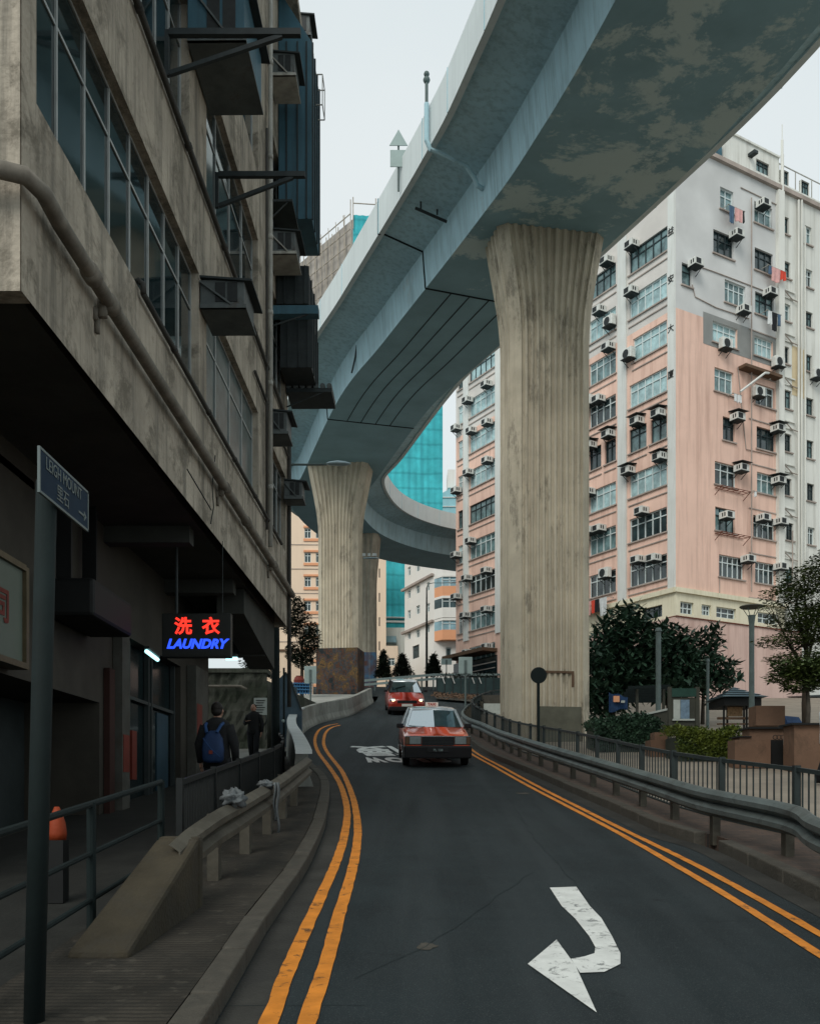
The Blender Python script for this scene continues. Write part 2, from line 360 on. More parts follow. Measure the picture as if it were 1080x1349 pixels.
mat('white_strip', (.68,.70,.67), .8, .1, .6, streak=.3, sdark=(.42,.42,.38), bump=.05)
mat('white_wall', (.74,.75,.70), .85, .12, .3, streak=.45, sscale=.7, sdark=(.34,.33,.29), bump=.1)
mat('ledge', (.42,.36,.32), .85, .3, 1, bump=.1)
mat('dark_grey_patch', (.27,.28,.27), .85, .2, .6, bump=.1)
mat('cream_patch', (.66,.55,.36), .85, .15, .6, bump=.05)
mat('frame_white', (.62,.70,.70), .5, .1, 3, bump=0)
mat('frame_dark', (.035,.05,.055), .5, .2, 3, bump=0)
mat('pane_dark', (.035,.06,.065), .1, .7, 1.1, spec=.8, bump=.03, bscale=2)
mat('pane_cyan', (.45,.66,.68), .2, .5, 1.8, spec=.6, bump=.03, bscale=2)
mat('pane_mid', (.20,.33,.34), .15, .75, 1.4, spec=.7, bump=.03, bscale=2)
mat('cloth_pink', (.70,.40,.38), .9, .2, 5); mat('cloth_red', (.65,.08,.05), .9, .2, 5); mat('cloth_blue', (.08,.14,.22), .9, .3, 5)
mat('cloth_black', (.02,.022,.025), .9, .3, 5); mat('cloth_white', (.65,.68,.68), .9, .15, 5)
mat('far_cream', (.78,.62,.47), .85, .08, .1, streak=.2, sscale=.4, sdark=(.6,.45,.33), bump=0)
mat('far_white', (.78,.77,.73), .85, .08, .1, streak=.2, sscale=.4, sdark=(.6,.56,.5), bump=0)
mat('far_orange', (.74,.36,.20), .85, .1, .2, bump=0)
mat('far_pane', (.07,.11,.12), .2, .6, .8, bump=0)
mat('far_pane_blue', (.30,.48,.55), .2, .4, .8, bump=0)
def netpat(n, l, tc, out, mixin, ramp):
    wv = n.new('ShaderNodeTexWave'); wv.bands_direction = 'Z'; wv.inputs['Scale'].default_value = .16; wv.inputs['Distortion'].default_value = 1.2; l.new(tc.outputs['Object'], wv.inputs['Vector'])
    mp = n.new('ShaderNodeMapping'); mp.inputs['Scale'].default_value = (1.2,1.2,.05); l.new(tc.outputs['Object'], mp.inputs['Vector'])
    q = n.new('ShaderNodeTexNoise'); q.inputs['Scale'].default_value = 1.2; q.inputs['Detail'].default_value = 5; l.new(mp.outputs[0], q.inputs['Vector'])
    out = mixin(out, ramp(q.outputs['Fac'], .45, .62, 0, .6), (.05,.32,.37))
    return mixin(out, ramp(wv.outputs['Fac'], .9, .99, 0, .35), (.02,.15,.18))
mat('net_teal', (.07,.52,.58), 1, .3, .5, bump=.15, bscale=3, patch=netpat)
mat('net_pale', (.30,.56,.62), .7, .2, .4, bump=0)
mat('bamboo', (.40,.36,.30), .8, .3, 2, bump=0)
mat('raw_conc', (.45,.42,.38), .9, .25, .3, streak=.7, sscale=.5, sdark=(.22,.2,.18), bump=.1)
def leafmat(name, a, b): mat(name, a, .55, 0, 1.6, col2=b, bump=0, spec=.35)
leafmat('leaf_dark', (.05,.105,.062), (.014,.036,.022)); leafmat('leaf_mid', (.12,.16,.045), (.03,.055,.018)); leafmat('leaf_hedge', (.14,.17,.02), (.03,.055,.010))
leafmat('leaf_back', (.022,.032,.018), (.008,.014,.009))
mat('bark', (.05,.04,.03), .95, .4, 4, bump=.4); mat('bark_grey', (.09,.08,.065), .95, .4, 4, bump=.4)
mat('taxi_red', (.80,.10,.035), .28, .08, 2, coat=.8, bump=0, spec=.5)
mat('taxi_silver', (.60,.65,.67), .25, .08, 2, metal=.5, coat=.6, bump=0)
mat('car_red', (.30,.03,.018), .3, .1, 2, coat=.7, bump=0)
mat('car_black', (.012,.012,.013), .5, .2, 6, bump=0); mat('rubber', (.012,.012,.012), .85, .2, 6, bump=.1)
mat('chrome', (.6,.62,.63), .15, .05, 3, metal=1, bump=0)
mat('lamp_lens', (.22,.26,.26), .1, .2, 8, bump=.3, bscale=40)
mat('headlight_on', (.8,.7,.5), .2, 0, 3, emit=(1,.74,.42), estr=1.8, bump=0)
mat('plate_white', (.55,.55,.52), .5, .1, 5, bump=0)
mat('taxi_sign', (.75,.66,.60), .5, .05, 5, emit=(1,.75,.6), estr=.12, bump=0)
mat('text_red', (.5,.03,.02), .6, .1, 5, bump=0); mat('text_dark', (.02,.02,.02), .7, .1, 5, bump=0)
mat('skin', (.36,.21,.15), .6, .15, 8, bump=0); mat('hair', (.015,.012,.01), .6, .3, 20, bump=.2)
mat('coat_black', (.016,.017,.018), .9, .3, 6, bump=.2); mat('trousers', (.02,.022,.026), .9, .3, 6, bump=.2)
mat('bag_blue', (.014,.035,.095), .7, .3, 5, bump=.2); mat('bag_strap', (.018,.055,.15), .7, .2, 5, bump=.1)
mat('sign_black', (.02,.022,.02), .5, .2, 4, bump=.05)
mat('neon_red', (.8,.05,.03), .5, 0, 2, emit=(1,.035,.02), estr=1.15, bump=0)
mat('neon_blue', (.05,.1,.8), .5, 0, 2, emit=(.02,.075,1.0), estr=1.25, bump=0)
mat('tube_dim', (.1,.16,.14), .5, 0, 2, emit=(.3,.7,.6), estr=.12, bump=0)
mat('tube_light', (.8,.9,.9), .5, 0, 2, emit=(.45,.95,1), estr=1.6, bump=0)
mat('street_sign', (.012,.03,.055), .8, .2, 4, bump=.03); mat('sign_white', (.13,.165,.165), .5, .1, 4, bump=0)
mat('post_green', (.007,.014,.014), .8, .3, 4, bump=.1); mat('post_grey', (.11,.15,.145), .5, .3, 4, bump=.1)
mat('sign_back', (.28,.36,.35), .5, .15, 3, metal=.2, bump=.05)
mat('light_box', (.07,.09,.07), .5, .15, 2, emit=(.7,.85,.75), estr=.015, bump=0)
mat('gold_frame', (.12,.095,.055), .45, .3, 5, metal=.3, bump=.1)
mat('orange_bag', (.25,.04,.012), .6, .2, 5, bump=.2)
mat('door_glass', (.012,.022,.024), .1, .4, 1, spec=.6, bump=0); mat('shutter', (.04,.05,.05), .6, .3, 2, bump=.1)
mat('poster_blue', (.025,.06,.085), .6, .3, 2, bump=0); mat('poster_red', (.16,.028,.018), .6, .3, 5, bump=0)
mat('stone_wall', (.11,.115,.095), .95, .5, .9, streak=.8, sdark=(.03,.032,.026), stain=(1.2,.45,.7,(.035,.045,.03),.8), bump=1, bscale=5)
mat('brown_tile', (.16,.095,.062), .8, .3, 1, stain=(2,.5,.7,(.07,.045,.03),.6), bump=.15)
mat('gate_black', (.008,.009,.009), .6, .2, 5, bump=.05)
mat('board_green', (.018,.06,.045), .5, .25, 4, bump=.05); mat('board_frame', (.05,.052,.04), .6, .25, 4, bump=.05)
mat('paper', (.42,.46,.43), .7, .2, 6, bump=0); mat('paper_blue', (.18,.27,.36), .7, .4, 12, bump=0); mat('paper_warm', (.45,.28,.15), .7, .5, 12, bump=0)
mat('roof_slate', (.10,.16,.19), .6, .2, 3, bump=.1); mat('banner_blue', (.015,.05,.13), .6, .4, 5, bump=.1)
mat('blue_rail', (.03,.12,.24), .5, .2, 5, bump=0); mat('lamp_disc', (.13,.13,.11), .6, .2, 4, bump=0)
mat('lamp_head', (.40,.52,.56), .35, .2, 4, metal=.3, bump=0)
mat('cloth_rag', (.13,.145,.15), .95, .45, 14, bump=.6, bscale=30)
mat('rust_red', (.16,.05,.03), .8, .3, 4, bump=.1); mat('awning_brown', (.13,.08,.05), .8, .3, 2, bump=.1)
mat('gravel_slope', (.36,.37,.34), .9, .3, 1.2, bump=.3, bscale=10)
mat('blue_grey', (.07,.11,.14), .8, .3, 2, bump=.1)
def mural(n, l, tc, out, mixin, ramp):
    mp = n.new('ShaderNodeMapping'); mp.inputs['Scale'].default_value = (1,1,.8); l.new(tc.outputs['Object'], mp.inputs['Vector'])
    nn = n.new('ShaderNodeTexNoise'); nn.inputs['Scale'].default_value = 1.5; nn.inputs['Detail'].default_value = 8; nn.inputs['Roughness'].default_value = .7; l.new(mp.outputs[0], nn.inputs['Vector'])
    r = n.new('ShaderNodeValToRGB'); cs = [(.34,(.012,.016,.018)),(.41,(.022,.03,.032)),(.45,(.10,.038,.018)),(.48,(.03,.035,.03)),(.505,(.03,.055,.075)),(.53,(.12,.05,.02)),(.56,(.035,.045,.032)),(.60,(.17,.09,.03)),(.65,(.02,.024,.022))]
    e = r.color_ramp.elements; e[0].position = cs[0][0]; e[0].color = (*cs[0][1],1); e[1].position = cs[-1][0]; e[1].color = (*cs[-1][1],1)
    for p_, c_ in cs[1:-1]: k = e.new(p_); k.color = (*c_,1)
    l.new(nn.outputs['Fac'], r.inputs['Fac']); return r.outputs['Color']
mat('mural_paint', (.1,.06,.03), .8, .3, 1, bump=.1, patch=mural)
mat('mural_blue', (.06,.15,.25), .8, .3, 1.5, col2=(.10,.05,.04), bump=.1)
# ------------------------------------------------------------------ ground, road, pavements
ROAD_L = crom([(-1.02,-6,0),(-1.02,2,0),(-1.02,5,0),(-1.05,7,0),(-1.02,9.3,0),(-1.1,12,0),(-1.2,13.6,0),(-1.4,16.4,0),(-1.68,18.8,0),(-2.4,22.6,0),(-3.2,27.5,0),(-3.72,32,0),(-3.85,36,0),(-3.6,39.5,0),(-2.9,42.5,0),(-2.4,47,0),(-1.95,53,0),(-1.95,57,0),(-1.9,62,0)], 5)
ROAD_R = crom([(3.45,-6,0),(3.45,8,0),(3.45,10.6,0),(3.2,11.8,0),(3.08,14,0),(2.72,19,0),(2.28,24,0),(2.1,27,0),(1.95,31,0),(1.8,35,0),(1.95,38.5,0),(2.6,43,0),(3.2,49,0),(3.2,52,0),(2.5,54.5,0),(1.9,58,0),(1.7,62,0)], 5)
ROAD_L = [tuple(p[:2]) for p in ROAD_L]; ROAD_R = [tuple(p[:2]) for p in ROAD_R]
mb = MB(); xs = [-160,-60,-30,-16,-9,-6,-4.5,-3,-1.5,0,1.5,3,4.5,6,9,16,30,60,160]; ys = list(range(-40,100,2))+[110,130,160,220,400,900]
zt = lambda x, y: min(g(min(y,100)), pl(min(y,100)))-.16
V = [(x, y, zt(x,y)) for y in ys for x in xs]; n = len(xs)
mb.mesh(V, [(j*n+i, j*n+i+1, (j+1)*n+i+1, (j+1)*n+i) for j in range(len(ys)-1) for i in range(n-1)])
struct(mb.build('ground', 'earth', smooth=True))
mb = MB(); Y = [-6+.5*k for k in range(137)]; nx = 8
V = [(at_y(ROAD_L,y)+(at_y(ROAD_R,y)-at_y(ROAD_L,y))*i/nx, y, g(y)) for y in Y for i in range(nx+1)]
mb.mesh(V, [(j*(nx+1)+i, j*(nx+1)+i+1, (j+1)*(nx+1)+i+1, (j+1)*(nx+1)+i) for j in range(len(Y)-1) for i in range(nx)])
road = struct(mb.build('road', 'asphalt', smooth=True))
mb = MB(); V = [(x, y, g(y)+.004) for y in [58,60,62,64,66,68,70,72,75,78,82,86] for x in (-34,-14,-8,-4,0,3,8,16,34)]
mb.mesh(V, [(j*9+i, j*9+i+1, (j+1)*9+i+1, (j+1)*9+i) for j in range(11) for i in range(8)])
struct(mb.build('cross_road', 'asphalt', smooth=True))
def band(P, wd, name, m, h=.004, parent=road, y0=-99, y1=99):
    P = [p for p in P if y0 <= p[1] <= y1]; a = offs(P, -wd/2); b = offs(P, wd/2); m_ = MB(); ribbon(m_, a, b, lambda p: g(p[1])+h)
    return m_.build(name, m, parent)
band(offs(ROAD_L, .13), .24, 'gutter_strip', 'gutter', .004, y1=23)
band(offs(ROAD_R, -.13), .24, 'gutter_strip', 'gutter', .004, y1=36)
def jag(P, wd, name, m, h, parent):
    P = dense(P, .12); a = offs(P, -wd/2); b = offs(P, wd/2); r = random.Random(len(P))
    a = [(x+r.uniform(-.004,.004), y) for x, y in a]; b = [(x+r.uniform(-.004,.004), y) for x, y in b]
    m_ = MB(); ribbon(m_, a, b, lambda p: g(p[1])+h); return m_.build(name, m, parent)
sm = lambda P: [tuple(p[:2]) for p in crom([(x, y, 0) for x, y in P], 8)]
jag(sm([(-.74,-2),(-.74,2),(-.74,4.94),(-.76,5.6),(-.77,6.6),(-.77,7.9),(-.77,9.7),(-.82,11.8),(-.97,14.5),(-1.36,18.3),(-1.91,22.2),(-2.7,27.6),(-3.15,31.2),(-3.36,34),(-3.4,36),(-3.25,37.6),(-2.95,38.5)]), .10, 'yellow_line', 'yellow_paint', .008, road)
jag(sm([(-.52,-2),(-.53,2),(-.54,5),(-.54,6.2),(-.56,7.4),(-.57,8.9),(-.61,10.7),(-.72,12.9),(-.99,16.2),(-1.47,20.6),(-2.02,24.6),(-2.7,29.6),(-2.98,32.8),(-3.08,35.2),(-3.0,36.8),(-2.8,37.7)]), .10, 'yellow_line', 'yellow_paint', .008, road)
jag(sm([(2.68,-2),(2.70,4),(2.73,6.3),(2.75,7.6),(2.73,9.2),(2.64,12),(2.46,15),(2.25,18),(2.03,21.5),(1.72,27),(1.55,32),(1.5,36)]), .085, 'yellow_line', 'yellow_paint', .008, road)
jag(sm([(2.88,-2),(2.92,4),(2.97,6.6),(2.97,8.2),(2.92,9.9),(2.76,12.4),(2.62,14.8),(2.4,18.2),(2.18,21.9),(1.9,27),(1.75,32),(1.7,36)]), .085, 'yellow_line', 'yellow_paint', .008, road)
# the arrow, traced in metres on the road
def flat(poly, name, m, parent, h=.008):
    m_ = MB(); m_.face([(x, y, g(y)+h) for x, y in poly]); return m_.build(name, m, parent)
def ung(x, y, h=0):
    Z = 3.0
    while Z < 100:
        if HY-FP*(g(Z)+h-CH)/Z <= y: break
        Z += .02
    return ((x-CX)*Z/FP, Z)
stem = [(724,1171),(759,1170),(777,1196),(792,1212),(806,1236),(817,1258),(817,1272),(808,1280),(790,1283),(764,1284)]
stem2 = [(752,1266),(770,1263),(783,1258),(784,1250),(776,1236),(757,1212),(740,1196)]
m_ = MB(); a_ = [(724,1171),(740,1196),(757,1212),(776,1236),(784,1250),(783,1258),(770,1263),(752,1266)]; b_ = [(759,1170),(777,1196),(792,1212),(806,1236),(817,1258),(817,1272),(796,1283),(764,1284)]
A_ = [ung(*p) for p in a_]; B_ = [ung(*p) for p in b_]; ribbon(m_, A_, B_, lambda p: g(p[1])+.008)
m_.face([(x, y, g(y)+.008) for x, y in [ung(*p) for p in [(733,1240),(695,1272),(786,1337),(758,1275)]]])
m_.build('arrow_marking', 'white_paint', road)
# SLOW and its Chinese character, written to be read by drivers coming downhill (upside down for us)
def road_text(body, size, cx, cy, wd, ht, name):
    o = text(body, size, name, 'white_paint', None, (0,0,0), (0,0,0), 0, bold=.075 if body != '慢' else .018)
    me = o.data; xs_ = [v.co.x for v in me.vertices]; ys_ = [v.co.y for v in me.vertices]; x0,x1,y0,y1 = min(xs_),max(xs_),min(ys_),max(ys_)
    for v in me.vertices:
        u = (v.co.x-x0)/(x1-x0)-.5; t = (v.co.y-y0)/(y1-y0)-.5
        y = cy-t*ht; v.co = (cx-u*wd-.16*(y-cy), y, g(y)+.009)
    o.location = (0,0,0); o.parent = road
for ch_, x_ in (('W',-.93),('O',-.37),('L',.17),('S',.72)): road_text(ch_, 1, x_, 24.4, .52, 1.8, 'slow_marking')
road_text('慢', 1, -.85, 27.6, 1.55, 3.7, 'slow_marking')
for i,(x,y,rx,ry) in enumerate([(563,1248,.09,.13),(690,1046,.2,.2)]):
    cx_, cy_ = ung(x, y); r = random.Random(i); poly = [(cx_+rx*cos(t)*r.uniform(.35,1), cy_+ry*sin(t)*r.uniform(.35,1)) for t in [2*pi*k/14 for k in range(14)]]
    flat(poly, 'worn_patch', 'kerbstone', road, .005)
for pts in ([(300,1328),(480,1326)],[(560,1212),(1080,1216)],[(470,1290),(560,1250),(700,1150)],[(640,1000),(700,1100),(780,1190)]):
    P = dense([ung(*p) for p in pts], .3); r = random.Random(int(P[0][0]*100)); P = [(x+r.uniform(-.02,.02), y+r.uniform(-.02,.02)) for x, y in P]; band(P, .006, 'tar_seam', 'joint_dark', .006)

def solid_strip(Lp, Rp, zf, dn, name, m, parent=None, smooth=False):
    mb = MB(); ribbon(mb, Lp, Rp, zf)
    for P, rev in ((Lp, False), (Rp, True)):
        for a, b in zip(P, P[1:]):
            q = [(a[0],a[1],zf(a)), (b[0],b[1],zf(b)), (b[0],b[1],zf(b)-dn), (a[0],a[1],zf(a)-dn)]
            mb.face(q if rev else q[::-1])
    for a, b in ((Lp[0],Rp[0]),(Lp[-1],Rp[-1])): mb.face([(a[0],a[1],zf(a)),(b[0],b[1],zf(b)),(b[0],b[1],zf(b)-dn),(a[0],a[1],zf(a)-dn)])
    return mb.build(name, m, parent, smooth)
yy = lambda a, b, st=.5: [a+(b-a)*k/max(1,round((b-a)/st)) for k in range(max(1,round((b-a)/st))+1)]
FENCE_L = [(-2.2,-4),(-2.2,4),(-2.2,9),(-2.22,12.5),(-2.25,16),(-2.42,18),(-2.85,21),(-3.35,24),(-3.9,28),(-4.3,32),(-4.4,35)]
FENCE_R = sm([(4.9,-4),(4.75,4),(4.62,9),(4.45,11),(4.1,12.4),(3.85,14.5),(3.68,18.8),(3.2,24.3),(2.97,27.5),(2.86,30),(2.6,33),(2.47,36),(2.65,40),(3.2,44),(4.2,48),(6,51)])
ye = yy(-6, 24)
kL = [(at_y(ROAD_L,y), y) for y in ye]
# kerbstones: a row of separate blocks in one strip, verge behind
def kerb(P, side, name, y0, y1, wd=.16, h=.13, step=.92):
    mb = MB(); P = [p for p in P if y0 <= p[1] <= y1]
    W_ = walk(P, step)
    for (x, y, a), (x2, y2, a2) in zip(W_, W_[1:]):
        d = Vector((x2-x, y2-y)); l = d.length; d /= l; nrm = Vector((d.y, -d.x))*side
        p = Vector((x,y))+d*.006; q = Vector((x2,y2))-d*.006; j = random.uniform(-.006,.006)
        b = [(p.x,p.y,g(p.y)-.15),(p.x+nrm.x*wd,p.y+nrm.y*wd,g(p.y)-.15),(q.x+nrm.x*wd,q.y+nrm.y*wd,g(q.y)-.15),(q.x,q.y,g(q.y)-.15)]
        if side < 0: b.reverse()
        mb.hexa(b, [(v[0]+(.0),v[1],v[2]+.15+h+j) for v in b])
    return struct(mb.build(name, 'kerbstone', None, bevel=.015))
kerb(ROAD_L, -1, 'kerb', -6, 24)
kerb(ROAD_R, 1, 'kerb', -6, 10.9); kerb(ROAD_R, 1, 'kerb', 11.0, 60)
struct(solid_strip([(at_y(FENCE_L,y)-.05,y) for y in ye], [(at_y(ROAD_L,y)-.165,y) for y in ye], lambda p: g(p[1])+.12, .4, 'verge', 'pave_left'))
ye = yy(-6, 50)
struct(solid_strip([(at_y(ROAD_R,y)+.165,y) for y in ye], [(at_y(FENCE_R,y)+.1,y) for y in ye], lambda p: g(p[1])+.115, .4, 'right_pavement', 'brick_paving'))
ye = yy(-6, 56, 1)
struct(solid_strip([(at_y(FENCE_R,y)+.1,y) for y in ye], [(60,y) for y in ye], lambda p: g(p[1])+.02, .4, 'plaza', 'plaza_paving'))
ye = yy(-6, 23)
struct(solid_strip([(-5.2,y) for y in ye], [(at_y(FENCE_L,y)-.05,y) for y in ye], lambda p: pl(p[1]), .4, 'footpath', 'pave_dark'))
ye = yy(23, 36)
struct(solid_strip([(-9,y) for y in ye], [(at_y(FENCE_L,y)-.05,y) for y in ye], lambda p: pl(p[1]), .4, 'footpath', 'old_paving'))

# ------------------------------------------------------------------ guard rails, fences, barriers
def sweep(mb, P, zf, prof, close=True):
    rings = []
    for i, p in enumerate(P):
        a = P[max(i-1,0)]; b = P[min(i+1,len(P)-1)]; d = Vector((b[0]-a[0], b[1]-a[1])).normalized(); nr = Vector((d.y,-d.x))
        rings.append([(p[0]+nr.x*o, p[1]+nr.y*o, zf(p)+z) for o, z in prof])
    mb.loft(rings, close, close)
def wprof(sgn):     # W-beam, 0.31 m high; sgn points to the traffic
    f = [(0,0),(.03,-.015),(.08,-.05),(.08,-.10),(.03,-.14),(0,-.155),(.03,-.17),(.08,-.21),(.08,-.26),(.03,-.295),(0,-.31)]
    return [(o*sgn, z) for o, z in f]+[((o-.012)*sgn, z) for o, z in f[::-1]]
GR = sm([(3.42,4.5),(3.45,6.5),(3.57,8.2),(3.77,9.3),(3.46,11),(3.38,12.9),(3.2,16.3),(2.8,21.7),(2.62,26),(2.38,30.2),(2.05,32.6),(1.98,34.8),(2.18,37.6),(2.75,42.1),(3.5,45)])
t = thing('guard_rail', 'long grey corrugated guard rail along the brick pavement, ending beside the camera', 'guard rail', (3.4,8,g(8)))
mb = MB(); sweep(mb, GR, lambda p: g(p[1])+.67, wprof(-1)); mb.build('beam', 'galv', t)
for x, y, a in walk(GR, 1.45, -.7):
    mb = MB(); X = x+.1; mb.box((X-.045,y-.06,g(y)), (X+.045,y+.06,g(y)+.60)); mb.box((x+.0,y-.05,g(y)+.40),(X-.045,y+.05,g(y)+.62)); mb.build('post', 'galv_dull', t)
# left: sloping concrete end block, bolted beam, posts
GL = sm([(-1.76,6.9),(-1.70,7.4),(-1.63,8.2),(-1.6,9.3),(-1.58,11),(-1.6,13),(-1.63,14.9)])
zl_ = mono([6.9,7.3,8.2,9,15.2], [-.13,-.06,0,0,0])
t = thing('guard_rail', 'weathered beige guard rail between the concrete ramp block and the white topped barrier', 'guard rail', (-1.6,10,g(10)))
mb = MB(); sweep(mb, GL, lambda p: g(p[1])+.77+zl_(p[1]), wprof(1)); mb.build('beam', 'galv_dull', t)
for y in (8.3, 9.7, 11.1, 12.5, 13.9):
    x = at_y(GL, y)-.1; mb = MB(); mb.box((x-.05,y-.07,g(y)), (x+.05,y+.07,g(y)+.70)); mb.box((x+.05,y-.05,g(y)+.48),(x+.1,y+.05,g(y)+.7)); mb.build('post', 'galv_dull', t)
mb = MB(); A_ = [(-2.10,5.75),(-1.72,5.75),(-1.60,7.15),(-1.92,7.15)]
mb.hexa([(x,y,g(y)+.05) for x,y in A_], [(x,y,g(y)+(.16 if y < 6 else .66)) for x,y in A_])
mb.box((-1.92,7.15,g(7.1)),( -1.60,7.3,g(7.1)+.67))
tag(mb.build('barrier_end_block', 'ramp_conc', None, bevel=.03), 'dirty sloping concrete block at the near end of the beige guard rail', 'concrete block')
BAR = sm([(-1.70,15.2),(-1.98,17.3),(-2.42,20.4),(-3.1,25),(-3.75,30),(-4.05,34),(-4.0,37.5),(-3.65,40.3),(-3.0,43),(-2.6,47),(-2.2,52)])
t = thing('concrete_barrier', 'grey concrete road barrier curving round the bend, capped with pale metal', 'barrier', (-3,25,g(25)))
mb = MB(); sweep(mb, [p for p in BAR if p[1] > 16.6], lambda p: g(p[1]), [(-.17,-.1),(.20,-.1),(.20,.08),(.12,.30),(.08,.80),(-.12,.80),(-.17,.3)]); mb.build('wall', 'barrier_conc', t)
mb = MB(); sweep(mb, [p for p in BAR if p[1] < 35.5], lambda p: g(p[1]), [(-.15,.803),(.12,.803),(.12,.86),(-.15,.86)]); mb.build('cap', 'barrier_cap', t)
def picket_fence(P, zf, h, name, label, seg, pit, m, pm, pw=.016, post=.06, y0=-99, y1=99, cat='fence', toprail=.05, bot=.1):
    P = [p for p in P if y0 <= p[1] <= y1]; pts = walk(P, seg)
    t = thing(name, label, cat, (pts[0][0], pts[0][1], zf(pts[0][1])))
    for k in range(len(pts)):
        x, y, a = pts[k]; mb = MB(); mb.box((x-post/2,y-post/2,zf(y)-.1),(x+post/2,y+post/2,zf(y)+h+.02)); mb.build('post', pm, t)
        if k+1 < len(pts):
            x2, y2, _ = pts[k+1]; mb = MB(); n = max(2, int(seg/pit))
            mb.bar((x,y,zf(y)+h-toprail/2),(x2,y2,zf(y2)+h-toprail/2), .045, toprail); mb.bar((x,y,zf(y)+bot),(x2,y2,zf(y2)+bot), .03)
            for j in range(1, n):
                u = j/n; px_, py_ = x+(x2-x)*u, y+(y2-y)*u; mb.box((px_-pw/2,py_-pw/2,zf(py_)*(1)+bot),(px_+pw/2,py_+pw/2,zf(py_)+h-toprail))
            mb.build('railing_panel', m, t)
    return t
picket_fence(FENCE_R, lambda y: g(y)+.02, .9, 'picket_fence', 'low dark picket fence standing between the brick pavement and the plaza', 1.55, .135, 'fence_grey', 'fence_grey', y0=3, y1=52, post=.075)
picket_fence(dense(FENCE_L, 1), lambda y: pl(y), .98, 'mesh_fence', 'black close picket fence beside the shop footpath', 1.6, .07, 'fence_dark', 'fence_dark', pw=.018, y0=8.3, y1=24.5)
t = thing('pipe_railing', 'three bar pipe railing beside the footpath near the street name post', 'railing', (-2.2,6.5,pl(6.5)))
for y in (2.8, 4.65, 6.5, 8.32):
    mb = MB(); mb.tube([(-2.2,y,pl(y)-.1),(-2.2,y,pl(y)+1.03)], .032, 10); mb.build('post', 'post_green', t)
for h in (1.02, .68, .36, .06):
    mb = MB(); mb.tube([(-2.2,1.0,pl(1.0)+h),(-2.2,8.32,pl(8.32)+h)], .02 if h < 1 else .024, 8); mb.build('rail', 'post_green', t)
# cloths tied on the left rail
def rag(c, r, name, label, tail):
    t = thing(name, label, 'cloth', c); mb = MB(); rr = random.Random(int(c[1]*10))
    V = []; n, m = 22, 14
    for i in range(m+1):
        for k in range(n):
            th = pi*max(.02,min(.98,i/m)); ph = 2*pi*k/n; q = 1+.22*sin(5*ph+3*th)+.15*sin(9*th+2*ph)+rr.uniform(-.06,.06)
            V.append((c[0]+r[0]*q*sin(th)*cos(ph), c[1]+r[1]*q*sin(th)*sin(ph), c[2]+r[2]*q*cos(th)))
    mb.mesh(V, [(i*n+k, i*n+(k+1)%n, (i+1)*n+(k+1)%n, (i+1)*n+k) for i in range(m) for k in range(n)])
    mb.build('bundle', 'cloth_rag', t, smooth=True)
    if tail:
        mb = MB(); x, y, z = c
        for dx, l, w_ in ((.10,.42,.05),(.13,.55,.035)):
            rings = []
            for i in range(9):
                u = i/8; zz = z+.03-l*u; ww = w_*(1+.3*sin(6*u)); xx = x+dx+.012*sin(9*u); rings.append([(xx-.008,y-ww,zz),(xx+.008,y-ww*.6,zz),(xx+.012,y+ww,zz),(xx-.004,y+ww*.7,zz)])
            mb.loft(rings)
        mb.build('tail', 'cloth_rag', t, smooth=True)
rag((-1.60,8.55,g(8.55)+.80), (.10,.2,.085), 'cloth_bundle', 'grey crumpled cloth draped over the near bend of the beige guard rail', False)
rag((-1.57,10.25,g(10.25)+.77), (.08,.12,.05), 'cloth_strip', 'grey cloth strip knotted round the beige guard rail with hanging ends', True)

# ------------------------------------------------------------------ flyover
DK = [(16.5,-6,15.6),(14.66,3.24,16.04),(9.04,12.11,16.72),(5.95,24.48,17.51),(4.41,31.07,18.57),(1.11,40.87,19.42),(-1.33,47.91,19.97),(-4.37,59.4,20.29),(-6.0,66.2,20.52),(-4.49,74.44,20.58),(-0.2,80.38,20.57),(7.0,84.6,20.52),(15,90.5,20.57),(28,100,20.62),(50,114,20.6)]
DL = crom([(a,b,c+CH) for a,b,c in DK], 8)
fly = thing('flyover', 'tall blue grey concrete flyover curving overhead on fluted piers', 'flyover', (4.4,31,g(31)))
def dsweep(prof, name, m, lo=-99, hi=999, close=True, rng=None, mi=None, smooth=False):
    mb = MB(); rings = []
    for i, p in enumerate(DL):
        if rng and not (rng[0] <= i <= rng[1]): continue
        a = DL[max(i-1,0)]; b = DL[min(i+1,len(DL)-1)]; d = Vector((b.x-a.x, b.y-a.y)).normalized(); nl = Vector((-d.y, d.x))
        rings.append([(p.x+nl.x*o, p.y+nl.y*o, p.z+z) for o, z in prof])
    mb.loft(rings, close, close)
    return mb.build(name, m, fly)
dsweep([(2.35,0),(-2.35,0)], 'soffit', 'soffit_paint', close=False)
dsweep([(2.35,0),(2.46,1.35)], 'web', 'deck_paint', close=False); dsweep([(-2.35,0),(-2.46,1.35)], 'web', 'deck_paint', close=False)
dsweep([(2.46,1.35),(4.0,1.72),(4.0,1.95),(-4.0,1.95),(-4.0,1.72),(-2.46,1.35)], 'deck_slab', 'deck_paint')
for s_ in (1,-1): dsweep([(4.0*s_,1.66),(4.2*s_,1.66),(4.2*s_,2.95),(4.0*s_,2.95)], 'parapet', 'parapet_paint')
def ncum(Zt): return min(range(len(DL)), key=lambda i: abs(DL[i].y-Zt)+(0 if i < 75 else 99))
iA, iB = ncum(36.3), ncum(51)
for o in (1.3,.55,-.25,-1.05): dsweep([(o,-.012),(o+.045,-.012),(o+.045,.01),(o,.01)], 'seam', 'joint_dark', rng=(iA, iB))
